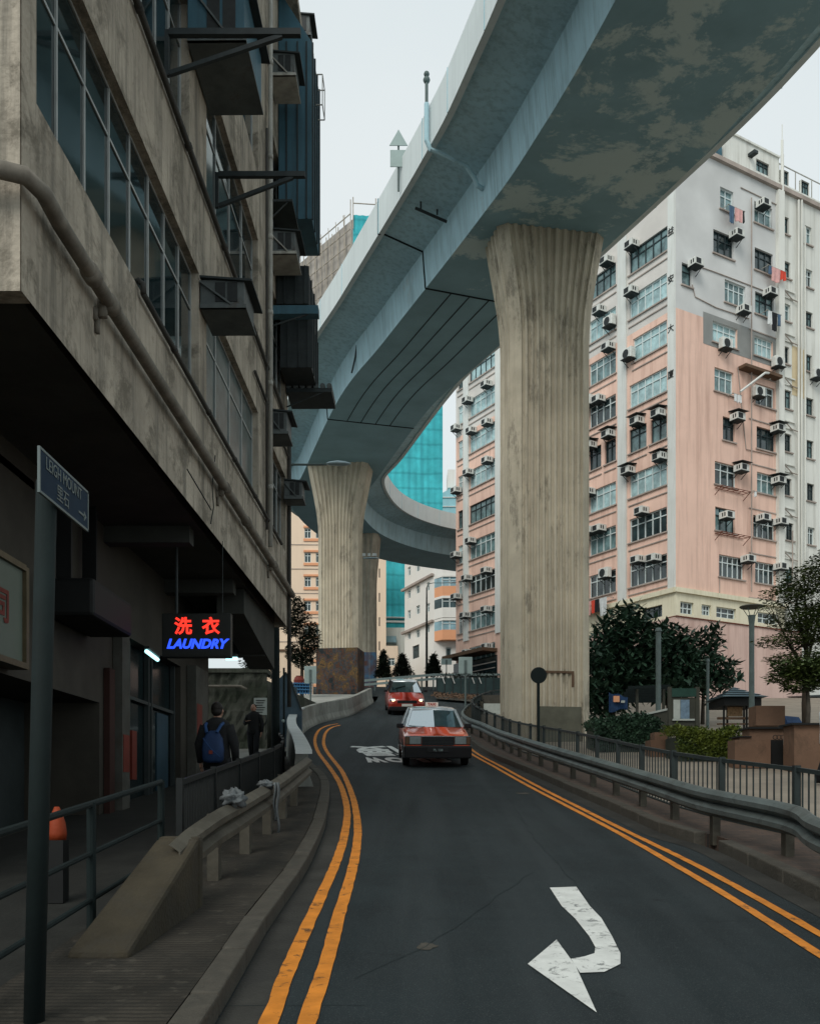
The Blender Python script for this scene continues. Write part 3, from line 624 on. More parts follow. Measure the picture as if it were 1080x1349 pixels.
def cross_joint(i, full=True):
    p = DL[i]; d = (DL[i+1]-DL[i-1]); d = Vector((d.x,d.y)).normalized(); nl = Vector((-d.y,d.x)); mb = MB()
    prof = [(4.21,2.96),(4.21,1.655),(4.0,1.70),(2.47,1.33),(2.37,-.015),(-2.37,-.015)]
    for (o,z),(o2,z2) in zip(prof, prof[1:]):
        mb.bar((p.x+nl.x*o,p.y+nl.y*o,p.z+z), (p.x+nl.x*o2,p.y+nl.y*o2,p.z+z2), .06, .03)
    mb.build('expansion_joint', 'joint_dark', fly)
cross_joint(iA); cross_joint(iB)
def on_deck(i, o, z, f=0):
    p = DL[i].lerp(DL[i+1], f); d = (DL[i+1]-DL[i]); d = Vector((d.x,d.y)).normalized(); nl = Vector((-d.y,d.x)); return (p.x+nl.x*o, p.y+nl.y*o, p.z+z)
# parapet panel joints
for i in range(8, 96, 4):
    for s_ in (1,-1):
        mb = MB(); mb.bar(on_deck(i,4.208*s_,1.66), on_deck(i,4.208*s_,2.95), .03, .02); mb.build('panel_joint', 'deck_paint', fly)
def pier(cx, cy, yaw, wd, dp, z0, zt, wt, fl, nfl, mname, ch=.28):
    def ring(a, b, z):
        P = []; c = ch
        n = nfl
        def side(x0, y0, x1, y1, nx, ny, n):
            for k in range(n):
                for u, dd in ((k+.10,0),(k+.32,.075),(k+.58,.075),(k+.80,0)):
                    t_ = u/n; P.append((x0+(x1-x0)*t_-nx*dd, y0+(y1-y0)*t_-ny*dd))
        side(-a+c,-b, a-c,-b, 0,-1, n); side(a,-b+c, a,b-c, 1,0, 4); side(a-c,b,-a+c,b, 0,1, n); side(-a,b-c,-a,-b+c,-1,0,4)
        cs, sn = cos(yaw), sin(yaw)
        return [(cx+x*cs-y*sn, cy+x*sn+y*cs, z) for x, y in P]
    zs = [z0, zt-fl]+[zt-fl+fl*k/8 for k in range(1, 9)]; rings = []
    for z in zs:
        u = max(0, (z-(zt-fl))/fl); e = u*u*(3-2*u)*.5+u*u*.5
        rings.append(ring(wd/2+(wt-wd)/2*e, dp/2+.12*e, z))
    mb = MB(); mb.loft(rings); return mb.build('pier', mname, fly)
def dz(Zt):
    i = ncum(Zt); return DL[i].z
pier(4.5, 31.6, radians(9), 2.7, 1.9, g(31)-1, dz(31.6)+.35, 3.75, 4.0, 11, 'pier_concrete')
pier(-4.28, 58.0, radians(-9), 2.5, 1.9, g(58)-1.5, dz(58)+.3, 3.9, 4.6, 10, 'pier_concrete')
pier(-4.15, 74.5, radians(-6), 2.9, 1.9, g(70)-1.5, dz(74)+.3, 3.6, 4.5, 6, 'pier_smooth')
# dull render patch and mural at the pier feet
mb = MB(); f1 = Face((4.42-1.4*cos(radians(9))+.95*sin(radians(9)), 31.6-1.4*sin(radians(9))-.95*cos(radians(9))), (cos(radians(9)),sin(radians(9))), (sin(radians(9)),-cos(radians(9))))
f1.box(mb, .95, 2.45, g(30), f1.z_of(730,931), -.05, .018); mb.build('render_patch', 'render_patch', fly)
mb = MB(); f1.box(mb, 1.0, 2.2, f1.z_of(730,887), f1.z_of(730,884), -.05, .03); f1.box(mb, 2.12, 2.2, f1.z_of(730,905), f1.z_of(730,884), -.05, .032); mb.build('conduit', 'awning_brown', fly)
f2 = Face((-4.28,58), (cos(radians(-9)),sin(radians(-9))), (sin(radians(-9)),-cos(radians(-9))))
mb = MB(); f2.box(mb, -1.29, 1.29, g(56)-1, f2.z_of(447,857), -.98, .98); mb.build('mural', 'mural_paint', fly)
f3 = Face((-4.15,74.5), (1,0), (0,-1)); mb = MB(); f3.box(mb, -1.5, 1.5, g(70)-1, f3.z_of(490,862), -1.05, 1.05); mb.build('mural', 'mural_blue', fly)
mb = MB(); f3.box(mb, -1.55, 1.55, f3.z_of(490,737), f3.z_of(490,733.5), -1.08, 1.08); mb.build('collar', 'parapet_paint', fly)
# drain pipes under the cantilever
def dpipe(i, pts, r, name='drainpipe', m='deck_paint', f=0):
    mb = MB(); mb.tube([on_deck(i, o, z, f+df) for o, z, df in pts], r, 8); return mb.build(name, m, fly)
iP = ncum(30.4)
dpipe(iP, [(4.33,2.9,0),(4.33,1.75,0),(4.2,1.5,0),(3.9,1.45,0),(3.0,1.2,.05),(2.75,.95,.1),(2.62,.75,.15),(2.42,.7,.2)], .075)
mb = MB()
pass
mb.tube([on_deck(iP,4.33,2.3),on_deck(iP,4.33,3.75)], .05); mb.ball(on_deck(iP,4.33,3.62), .11); mb.ball(on_deck(iP,4.33,3.8), .09); mb.build('pipe_vent', 'post_grey', fly)
iQ = ncum(33.2)
dpipe(iQ, [(3.7,1.35,0),(2.55,1.1,0)], .05, 'pipe_stub', 'steel_dark')
for o in (3.5, 2.9): dpipe(iQ, [(o,1.6,0),(o,1.28,0)], .03, 'hanger', 'steel_dark')
dpipe(ncum(43)+2, [(2.42,1.2,.2),(2.45,.7,.4),(2.5,.1,.9)], .04, 'drainpipe', 'steel_dark')
# triangular warning sign and plate seen from behind, above the parapet
i5 = min(range(20,70), key=lambda i: abs(CX+on_deck(i,4.3,1.8)[0]/on_deck(i,4.3,1.8)[1]*FP-523) if 24 < DL[i].y < 46 else 999); bx = on_deck(i5, 4.3, 1.8)
t = thing('road_sign', 'triangular sign above a square plate, seen from behind on the flyover edge', 'road sign', bx)
mb = MB(); x, y, z = bx; zt_ = W(523,172,y)[2]; mb.tube([(x,y,z),(x,y,zt_)], .035); mb.build('pole', 'post_grey', t)
def px_poly(pts, Y, th, name, m, par):
    P = [W(a, b, Y) for a, b in pts]; mb = MB(); mb.loft([[(q[0],Y,q[2]) for q in P], [(q[0],Y+th,q[2]) for q in P]]); return mb.build(name, m, par)
cxs = CX+x/y*FP
px_poly([(cxs-12,191),(cxs+12,191),(cxs,170)], y-.07, .03, 'triangle_plate', 'sign_back', t); px_poly([(cxs-11,219),(cxs+11,219),(cxs+11,197),(cxs-11,197)], y-.07, .03, 'square_plate', 'sign_back', t)
# ------------------------------------------------------------------ old concrete building on the shop side
FL = Face((-3.2,7.75), (.0121,1), (1,-.0121)); SO = 5.77; YE = 15.4          # length of its street face
old = thing('apartment_block', 'weathered concrete building with ribbon windows over a dark shop arcade', 'building', (-3.2,7.75,pl(7.75)))
z_ = lambda e: e+CH
rows = [(z_(5.94), z_(7.76)), (z_(9.2), z_(11.25)), (z_(12.6), z_(14.7))]
cols = [(FL.s_of(48), FL.s_of(262), 7, 'glass_left'), (FL.s_of(272), FL.s_of(340), 4, 'curtain_left'), (FL.s_of(355), FL.s_of(376), 4, 'curtain_left')]
holes = []
for r_, (c, d) in enumerate(rows):
    for k, (a, b, nv, gm) in enumerate(cols):
        if r_ == 1 and k == 0: a, b = FL.s_of(60), FL.s_of(249)
        holes.append((a, b, c, d, 8 if k == 0 else nv, 'glass_left' if (r_, k) != (0,1) else 'curtain_left'))
mb = MB(); FL.wall(mb, 0, YE, SO, 20.0, [h[:4] for h in holes], .22); mb.build('facade', 'old_concrete', old)
for a, b, c, d, nv, gm in holes: FL.window(old, (a,b,c,d), nv, 'alu', gm, .13, .30, .032, sill=False, pj=.018)
mb = MB()      # end wall facing the camera, far end wall, back and roof
mb.box((-3.21,7.75,SO),(-14,7.95,20)); mb.build('end_wall', 'old_concrete', old)
E0 = FL.p(YE, 0); mb = MB(); mb.box((E0[0]-.01,E0[1]-.2,SO),(-14,E0[1],20)); mb.box((-14,7.95,pl(8)-1),(-13.8,E0[1]-.2,20)); mb.build('end_wall', 'old_concrete', old)
mb = MB(); mb.box((-14,7.8,20),(-2.6,E0[1]+.3,20.25)); mb.build('roof', 'old_concrete', old)
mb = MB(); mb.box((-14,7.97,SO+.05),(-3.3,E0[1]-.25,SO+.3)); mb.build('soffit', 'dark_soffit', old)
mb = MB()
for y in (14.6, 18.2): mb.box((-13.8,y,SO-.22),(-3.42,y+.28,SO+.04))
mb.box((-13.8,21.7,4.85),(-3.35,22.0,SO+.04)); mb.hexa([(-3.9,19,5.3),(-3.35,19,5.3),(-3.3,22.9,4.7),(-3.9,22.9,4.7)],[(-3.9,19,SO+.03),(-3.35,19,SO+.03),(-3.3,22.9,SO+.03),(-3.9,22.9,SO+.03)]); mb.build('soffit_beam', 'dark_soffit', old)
# rain water pipes
def pipe(pts, r, m, brackets=(), name='drainpipe', coll=()):
    mb = MB(); mb.tube(pts, r, 10)
    for c in coll: mb.tube([Vector(c[0]), Vector(c[1])], r*1.25, 10)
    for b in brackets: mb.box((b[0]-.10,b[1]-.03,b[2]-.16),(b[0]-.01,b[1]+.03,b[2]+.02)); mb.box((b[0]-.14,b[1]-.05,b[2]-.20),(b[0]-.09,b[1]+.05,b[2]-.08)); mb.box((b[0]-.12,b[1]-.025,b[2]-.32),(b[0]-.085,b[1]+.025,b[2]-.18))
    o = mb.build(name, m, old, smooth=True); return o
q = lambda s, e, o: FL.p(s, z_(e), o)
pp = [(-9,7.55,z_(5.08)),(-3.6,7.55,z_(5.06)),(-3.32,7.56,z_(5.05)),(-3.12,7.63,z_(5.04)),(-3.05,7.85,z_(5.03))]+[q(s_, 5.02-.004*s_, .13) for s_ in (.5,2,4,6,8,10,12,14,15.4)]
sb = [FL.s_of(x) for x in (125,285,352)]
pipe(pp, .072, 'pipe_beige', [q(s_, 5.0, .13) for s_ in sb], coll=[(q(s_,5.02-.004*s_,.13), q(s_+.16,5.02-.004*s_,.13)) for s_ in [1.2]+sb+[9.2]])
pipe([q(s_,5.84,.07) for s_ in [FL.s_of(181)+i*1.2 for i in range(10)]], .035, 'pipe_dark', coll=[(q(s_,5.84,.07), q(s_+.08,5.84,.07)) for s_ in (4.5,6.5,8.5,10.5)])
pipe([q(FL.s_of(181),5.84,.07), q(FL.s_of(181),5.95,.07), q(FL.s_of(181),6.0,0)], .035, 'pipe_dark')
pipe([q(s_,9.05,.06) for s_ in (1,3,5,7,9,11,13,15.3)], .042, 'pipe_dark', coll=[(q(s_,9.05,.06), q(s_+.08,9.05,.06)) for s_ in (3,5.3,7.7,9.6)])
pipe([q(s_,8.3,.05) for s_ in (10.6,12,14,15.2)], .03, 'pipe_dark')
sv = FL.s_of(350)
pipe([q(sv,19,.10),q(sv,5.3,.10)], .05, 'pipe_pale', coll=[(q(sv,e,.10), q(sv,e+.1,.10)) for e in (6.5,8.7,10.2,11.8,13.5,15.5)])
pipe([q(sv-.22,14,.06),q(sv-.22,5.6,.06)], .025, 'pipe_dark')
pipe([q(15.3,9.0,.06),q(15.3,2.2,.06)], .05, 'pipe_dark')
# hairline cracks in the fascia
mb = MB()
for P in ([(283,600),(279,640),(281,668),(277,690)],[(246,618),(262,645),(278,672)]):
    pts = [FL.p(FL.s_of(x), FL.z_of(x,y), .002) for x, y in P]
    for a, b in zip(pts, pts[1:]): mb.bar(a, b, .02, .012)
mb.build('crack', 'joint_dark', old)
# steel sign brackets
def bracket(px_, y0, y1, xo, label):
    s_ = FL.s_of(px_); a = Vector(FL.p(s_,0,.02)); z1 = FL.z_of(px_, y0); z0 = FL.z_of(px_, y1); Z = a.y; xo_ = (xo-CX)/FP*Z
    t = thing('sign_bracket', label, 'bracket', (a.x, a.y, z0))
    mb = MB(); mb.bar((a.x,a.y,z0-.03),(a.x,a.y,z1+.03), .055); mb.build('wall_bar', 'steel_dark', t)
    mb = MB(); mb.bar((a.x+.03,a.y,z1),(xo_,a.y,z1), .075,.08); mb.build('arm', 'steel_dark', t)
    mb = MB(); mb.bar((a.x+.03,a.y,z0),(a.x+(xo_-a.x)*.86,a.y,z1-.04), .055); mb.build('brace', 'steel_dark', t)
bracket(218, 43, 97, 396, 'upper empty steel sign bracket, beside the big teal air conditioner cage')
bracket(284, 230, 271, 402, 'empty steel sign bracket on the old wall between second storey windows')
# air conditioners in hanging cages
def cage_ac(s0, s1, z0, z1, out, label, m='cage_metal', frame='cage_metal', roof=True):
    A = FL.p(s0,0,0); t = thing('air_conditioner', label, 'air conditioner', (A[0],A[1],z0), group='caged air conditioners on the old building')
    mb = MB(); FL.box(mb, s0, s1, z0, z1, .02, out); mb.build('casing', m, t, bevel=.01)
    mb = MB(); h = z1-z0     # grille on the side facing down the street, with a diagonal stay
    for i in range(2): FL.box(mb, s0-.012, s0+.01, z0+h*.18, z1-h*.12, out*(.36+.27*i), out*(.58+.27*i))
    mb.build('grille', 'ac_dark', t)
    mb = MB(); mb.bar(FL.p(s0-.03,z1-.1*h,.02), FL.p(s0-.03,z0+.05*h,out*.72), .025); FL.box(mb, s0-.02, s1+.02, z0-.03, z0, .02, out+.03)
    FL.box(mb, s0-.03, s0+.02, z0-.03, z0+.03, .02, out+.03); mb.build('bracket', frame, t)
    if roof:
        mb = MB(); a, b = s0-.05, s1+.1; mb.hexa([FL.p(a,z1+.01,.02),FL.p(a,z1-.05,out+.12),FL.p(b,z1-.05,out+.12),FL.p(b,z1+.01,.02)][::-1], [FL.p(a,z1+.04,.02),FL.p(a,z1-.02,out+.12),FL.p(b,z1-.02,out+.12),FL.p(b,z1+.04,.02)][::-1]); mb.build('cover', 'steel_dark', t)
    return t
def acp(px0, yt, yb, pxo, ln, label, **k):
    s_ = FL.s_of(px0); Z = FL.p(s_,0)[1]; out = (pxo-CX)/FP*Z-FL.p(s_,0)[0]; cage_ac(s_, s_+ln, FL.z_of(px0,yb), FL.z_of(px0,yt), out, label, **k)
acp(262, 368, 404, 322, .8, 'dull grey caged air conditioner at the end of the lowest long ribbon window')
acp(351, 541, 570, 378, .7, 'small grey caged air conditioner beside the pale vertical pipe')
acp(373, 633, 656, 398, .5, 'lowest caged air conditioner at the far corner of the old building')
acp(245, -30, 52, 322, 1.4, 'very large teal cased air conditioner above the upper steel bracket', m='teal_metal')
acp(354, 69, 98, 388, .8, 'white framed air conditioner high beside the blue enclosed balcony', frame='pipe_pale')
acp(353, 303, 333, 389, .8, 'grey air conditioner with white stay beneath the blue enclosed balcony', frame='pipe_pale')
acp(376, 18, 45, 408, .6, 'small beige caged air conditioner at the topmost far corner against the sky')
# enclosed metal balconies stacked toward the far corner
def encl(px0, s1, yt, yb, out, label, m, slope=0):
    s0 = FL.s_of(px0); z0, z1 = FL.z_of(px0,yb), FL.z_of(px0,yt); A = FL.p(s0,0,0)
    t = thing('metal_balcony', label, 'balcony', (A[0],A[1],z0)); mb = MB()
    P = lambda s_, z, o: FL.p(s_, z, o)
    mb.hexa([P(s0,z0,.02),P(s0,z0,out),P(s1,z0,out),P(s1,z0,.02)][::-1], [P(s0,z1+slope,.02),P(s0,z1,out),P(s1,z1,out),P(s1,z1+slope,.02)][::-1]); mb.build('enclosure', m, t)
    mb = MB()
    for k in range(4):
        s_ = s0+.03+(s1-s0-.06)*k/3; mb.bar(P(s_,z0,out+.015),P(s_,z1,out+.015), .04)
    for o in (.2,.45,.66): 
        if o < out: mb.bar(P(s0-.012,z0,o),P(s0-.012,z1,o), .03)
    mb.build('frame', 'steel_dark', t)
    return t
encl(366, YE-.05, 55, 288, .78, 'tall blue sheet metal balcony enclosure against the sky', 'teal_metal', 1.2)
encl(363, YE-.05, 350, 400, .72, 'dark metal balcony box under the grey air conditioner', 'steel_dark')
encl(368, YE-.05, 418, 484, .74, 'lowest dark metal balcony box above the corrugated awning', 'steel_dark')
def awning(px0, y, pxo, th, ln, label, m, corr=False):
    s0 = FL.s_of(px0); Z = FL.p(s0,0)[1]; z = FL.z_of(px0,y); out = (pxo-CX)/FP*Z-FL.p(s0,0)[0]; A = FL.p(s0,z,0)
    t = thing('awning', label, 'awning', A); mb = MB(); FL.box(mb, s0, s0+ln, z-th, z, .02, out); mb.build('sheet', m, t)
    if corr:
        mb = MB(); n = 7
        for k in range(n):
            o = .08+(out-.14)*k/(n-1); mb.tube([FL.p(s0-.01,z+.05,o), FL.p(s0+ln,z+.05,o)], .065, 8)
        mb.build('corrugated_roof', 'cage_metal', t)
    mb = MB(); mb.bar(FL.p(s0+.03,z-.45,.02), FL.p(s0+.03,z-th,out*.8), .025); mb.build('brace', 'steel_dark', t)
awning(376, 511, 437, .1, 1.0, 'corrugated awning on a thin brace at the far corner, above the lamp arm', 'steel_dark', True)
awning(352, 402, 419, .18, .25, 'thick teal edged awning between the dark balcony boxes', 'teal_metal')
awning(352, 262, 385, .05, 1.5, 'dark sheet awning just below the tall blue balcony enclosure', 'steel_dark')
# clothes racks: thin rods in front of the upper windows
t = thing('drying_rack', 'white wire drying rack hanging off the blue balcony', 'drying rack', FL.p(FL.s_of(372),FL.z_of(372,100),.8)); mb = MB()
s_ = FL.s_of(372); zt1, zb1 = FL.z_of(372,98), FL.z_of(372,138)
for ds in (0,.5):
    mb.bar(FL.p(s_+ds,zt1,.5),FL.p(s_+ds,zt1,.95), .02); mb.bar(FL.p(s_+ds,zt1,.95),FL.p(s_+ds,zb1,.95), .02); mb.bar(FL.p(s_+ds,zb1,.95),FL.p(s_+ds,zb1,.5), .02)
mb.bar(FL.p(s_,zb1,.95),FL.p(s_+.5,zb1,.95), .02); mb.bar(FL.p(s_,zt1,.95),FL.p(s_+.5,zt1,.95), .02); mb.build('frame', 'pipe_pale', t)

# ---- the arcade: shop fronts
FA = Face((-4.75,7.9), (0,1), (1,0)); sa = lambda px_: FA.s_of(px_)
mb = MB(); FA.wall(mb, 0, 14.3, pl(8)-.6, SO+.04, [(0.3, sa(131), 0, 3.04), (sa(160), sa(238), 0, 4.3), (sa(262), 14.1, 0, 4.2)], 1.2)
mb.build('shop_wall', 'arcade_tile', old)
mb = MB(); FA.box(mb, 0.3, sa(131), pl(8)-.3, 3.04, -1.2, -1.15); mb.build('shutter', 'shutter', old)
mb = MB(); FA.box(mb, sa(136), sa(143), pl(14)-.2, 3.6, .01, .10); mb.build('painted_post', 'red_brown', old)
mb = MB(); FA.box(mb, sa(148), sa(158), pl(14)-.2, 4.6, .01, .16); mb.build('shop_column', 'column_paint', old)
mb = MB(); FA.box(mb, sa(246), sa(262), pl(20)-.2, 4.4, .01, .2); mb.build('shop_column', 'column_paint', old)
mb = MB(); FA.box(mb, sa(149), sa(157), 2.0, 2.6, .161, .17); mb.build('notice', 'poster_red', old)
mb = MB(); FA.box(mb, sa(247), sa(254), 2.9, 3.6, .201, .21); mb.build('notice', 'poster_red', old)
mb = MB(); FA.box(mb, sa(160), sa(238), pl(17)-.3, 4.3, -.25, -.2); mb.build('shop_glass', 'door_glass', old)
mb = MB()
for x in (161,178,203,207,236): FA.box(mb, sa(x), sa(x)+.06, pl(17)-.3, 4.3, -.19, -.10)
FA.box(mb, sa(160), sa(238), 3.3, 3.36, -.19, -.11); mb.build('shop_frame', 'shutter', old)
mb = MB(); FA.box(mb, sa(219), sa(233), 1.6, 3.25, -.199, -.18); mb.build('poster', 'poster_blue', old)
mb = MB(); FA.box(mb, sa(178), sa(184), 1.9, 2.75, -.15, -.05); mb.build('hanging_tassel', 'poster_red', old)
mb = MB(); FA.box(mb, sa(262), 14.1, pl(20)-.3, 4.2, -1.2, -1.1); mb.build('shop_glass', 'door_glass', old)
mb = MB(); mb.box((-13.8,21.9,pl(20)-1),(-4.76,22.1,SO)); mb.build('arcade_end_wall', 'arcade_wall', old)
def tube(a, b, r, label):
    t = thing('light_fitting', label, 'light', a, group='fluorescent lights in the arcade'); mb = MB(); mb.tube([a, b], r, 8); mb.build('tube', 'tube_light', t)
    mb = MB(); mb.bar((a[0],a[1],a[2]+r+.03),(b[0],b[1],b[2]+r+.03), .09, .04); mb.build('housing', 'shutter', t)
tube((-4.45,15.9,4.06), (-4.45,16.6,4.02), .035, 'bright fluorescent tube over the shop door behind the laundry sign')
tube((-3.75,19.2,4.42), (-3.52,19.2,4.42), .035, 'short bright fluorescent tube just below the laundry sign corner')
t = thing('light_fitting', 'dim green ceiling light beside the street name plate', 'light', (-4.9,11.3,5.6), group='fluorescent lights in the arcade')
mb = MB(); mb.box((-5.0,10.9,5.48),(-4.75,11.9,5.58)); mb.build('housing', 'board_green', t)
mb = MB(); mb.box((-4.95,11.0,5.46),(-4.8,11.5,5.478)); mb.build('tube', 'tube_dim', t)
t = thing('extractor_box', 'black ventilation box hanging on the arcade wall above the shutter', 'ventilation box', (-4.7,13,4.0))
mb = MB(); mb.box((-4.74,12.2,3.95),(-4.1,13.9,4.45)); mb.build('casing', 'gate_black', t, bevel=.05)
for y in (12.5,13.5): mb = MB(); mb.box((-4.7,y,4.45),(-4.5,y+.06,SO)); mb.build('hanger', 'gate_black', t)
# laundry sign
Ys = 15.4; sx = lambda x: (x-CX)/FP*Ys; sz = lambda y: CH+(HY-y)/FP*Ys
t = thing('laundry_sign', 'black hanging shop sign with red characters over blue LAUNDRY lettering', 'shop sign', (sx(258),Ys,sz(866)))
mb = MB(); mb.box((sx(213),Ys,sz(866)),(sx(304),Ys+.16,sz(808))); mb.build('box', 'sign_black', t, bevel=.012)
mb = MB(); mb.box((sx(215.5),Ys-.006,sz(863.5)),(sx(301.5),Ys+.002,sz(811))); mb.build('face', 'sign_black', t)
R90 = (radians(90),0,0)
for ch_, cx_ in (('洗',241.5),('衣',278)): text(ch_, .29, 'lettering', 'neon_red', t, (sx(cx_),Ys-.012,sz(826.5)), R90, .004, 0, .008)
text('LAUNDRY', .21, 'lettering', 'neon_blue', t, (sx(258.5),Ys-.012,sz(849)), R90, .004, .3, .009)
mb = MB(); mb.tube([(sx(231),Ys+.08,sz(808)),(sx(231),Ys+.08,SO+.04)], .025, 8); mb.build('rod', 'steel_dark', t)
mb = MB(); mb.tube([(sx(292),Ys+.08,sz(808)),(sx(292),Ys+.08,SO+.04)], .006, 6); mb.build('wire', 'steel_dark', t)
# light box at the frame's edge
t = thing('sign_box', 'pale green sign box in a gilt frame with a red character', 'shop sign', (-4.6,10.3,3.2))
mb = MB(); mb.box((-4.72,9.2,3.17),(-4.55,11.05,4.25)); mb.build('panel', 'light_box', t)
mb = MB()
for a, b in (((-4.73,11.05,3.1),(-4.5,11.13,4.3)),((-4.73,9.12,3.1),(-4.5,9.2,4.3)),((-4.73,9.2,3.1),(-4.5,11.05,3.17)),((-4.73,9.2,4.25),(-4.5,11.05,4.32))): mb.box(a, b)
mb.build('frame', 'gold_frame', t); text('司', .42, 'lettering', 'poster_red', t, (-4.54,10.48,3.72), (radians(90),0,radians(90)), .003, 0, .01)
# street name post
pz = lambda y, Z: CH+(HY-y)*Z/FP
t = thing('street_name_sign', 'dark blue street name plate with an arrow on a green post', 'street sign', (-1.85,4.55,.5))
mb = MB(); mb.tube([(-1.84,4.6,.35),(-1.775,4.6,3.14)], .05, 14); mb.build('post', 'post_green', t, smooth=True)
Pp = [(-1.72,4.36,3.02),(-1.72,5.0,3.02),(-1.72,5.0,3.215),(-1.72,4.36,3.215)]
mb = MB(); mb.box((-1.720,4.36,3.02),(-1.712,5.0,3.215)); mb.build('plate', 'street_sign', t)
mb = MB()
for a, b in (((-1.722,4.36,3.01),(-1.710,5.01,3.022)),((-1.722,4.36,3.213),(-1.710,5.01,3.225)),((-1.722,4.35,3.01),(-1.710,4.36,3.225)),((-1.722,5.0,3.01),(-1.710,5.012,3.225))): mb.box(a, b)
mb.build('rim', 'sign_white', t)
RT = (radians(90),0,radians(90))
text('LEIGH MOUNT', .085, 'lettering', 'sign_white', t, (-1.709,4.66,3.168), RT, .001, sx=.85); text('里石', .085, 'lettering', 'sign_white', t, (-1.709,4.64,3.075), RT, .001)
mb = MB(); mb.box((-1.712,4.86,3.07),(-1.708,4.95,3.08)); mb.hexa([(-1.712,4.94,3.05),(-1.708,4.94,3.05),(-1.708,4.97,3.075),(-1.712,4.97,3.075)],[(-1.712,4.94,3.10),(-1.708,4.94,3.10),(-1.708,4.971,3.076),(-1.712,4.971,3.076)]); mb.build('arrow', 'sign_white', t)
# orange bag
t = thing('orange_bag', 'upright orange plastic bag standing behind the pipe railing', 'bag', (-3.05,8.1,pl(8.1)))
mb = MB(); zb = CH+(HY-1107)*8.1/FP; zq = CH+(HY-1063)*8.1/FP; rr = [(.075,0),(.08,.2),(.07,.5),(.045,.8),(.02,1)]
mb.loft([[(-3.04+r*cos(a)*(1+.1*sin(3*a)), 8.1+r*.8*sin(a), zb+(zq-zb)*u) for a in [2*pi*k/16 for k in range(16)]] for r, u in rr]); mb.build('bag', 'orange_bag', t, smooth=True)
mb = MB(); mb.box((-3.12,8.03,pl(8.1)),(-2.96,8.17,zb)); mb.build('crate', 'gate_black', t)
# ------------------------------------------------------------------ cars
def glassmat(name, tint, gl=.02, mixv=.5):
    m = bpy.data.materials.new(name); m.use_nodes = True; n = m.node_tree.nodes; l = m.node_tree.links; n.clear()
    o = n.new('ShaderNodeOutputMaterial'); t_ = n.new('ShaderNodeBsdfTransparent'); t_.inputs[0].default_value = (*tint,1)
    g_ = n.new('ShaderNodeBsdfGlossy'); g_.inputs['Roughness'].default_value = gl; g_.inputs[0].default_value = (.9,.97,1,1)
    f = n.new('ShaderNodeFresnel'); f.inputs['IOR'].default_value = 1.0+mixv*2; k = n.new('ShaderNodeMixShader'); ad = n.new('ShaderNodeMath'); ad.operation = 'ADD'; ad.inputs[1].default_value = .38; ad.use_clamp = True
    l.new(f.outputs[0], ad.inputs[0]); l.new(ad.outputs[0], k.inputs[0]); l.new(t_.outputs[0], k.inputs[1]); l.new(g_.outputs[0], k.inputs[2]); l.new(k.outputs[0], o.inputs[0]); M[name] = m
glassmat('car_glass', (.30,.36,.36), .02, .75)
def shell(mb, st):      # st: list of (y, [(x, z) right half profile from bottom to top centre])
    rings = []
    for y, pr in st: rings.append([(x, y, z) for x, z in pr]+[(-x, y, z) for x, z in pr[::-1]])
    mb.loft(rings)
def wheel(par, x, y, r=.31, wd=.19):
    s_ = 1 if x > 0 else -1
    mb = MB(); n = 24; prof = [(0,r*.62),(.01,r*.9),(.03,r),(wd-.03,r),(wd-.01,r*.9),(wd,r*.62)]
    mb.loft([[(x+s_*(wd/2-o), y+q*cos(2*pi*k/n), r+q*sin(2*pi*k/n)) for k in range(n)] for o, q in prof]); o_ = mb.build('wheel', 'rubber', par, smooth=False)
    mb = MB(); mb.loft([[(x+s_*(wd/2+o), y+q*cos(2*pi*k/n), r+q*sin(2*pi*k/n)) for k in range(n)] for o, q in ((-.02,r*.62),(.0,r*.6),(-.03,r*.45),(.01,r*.2),(.01,.02))]); mb.build('rim', 'chrome', o_)
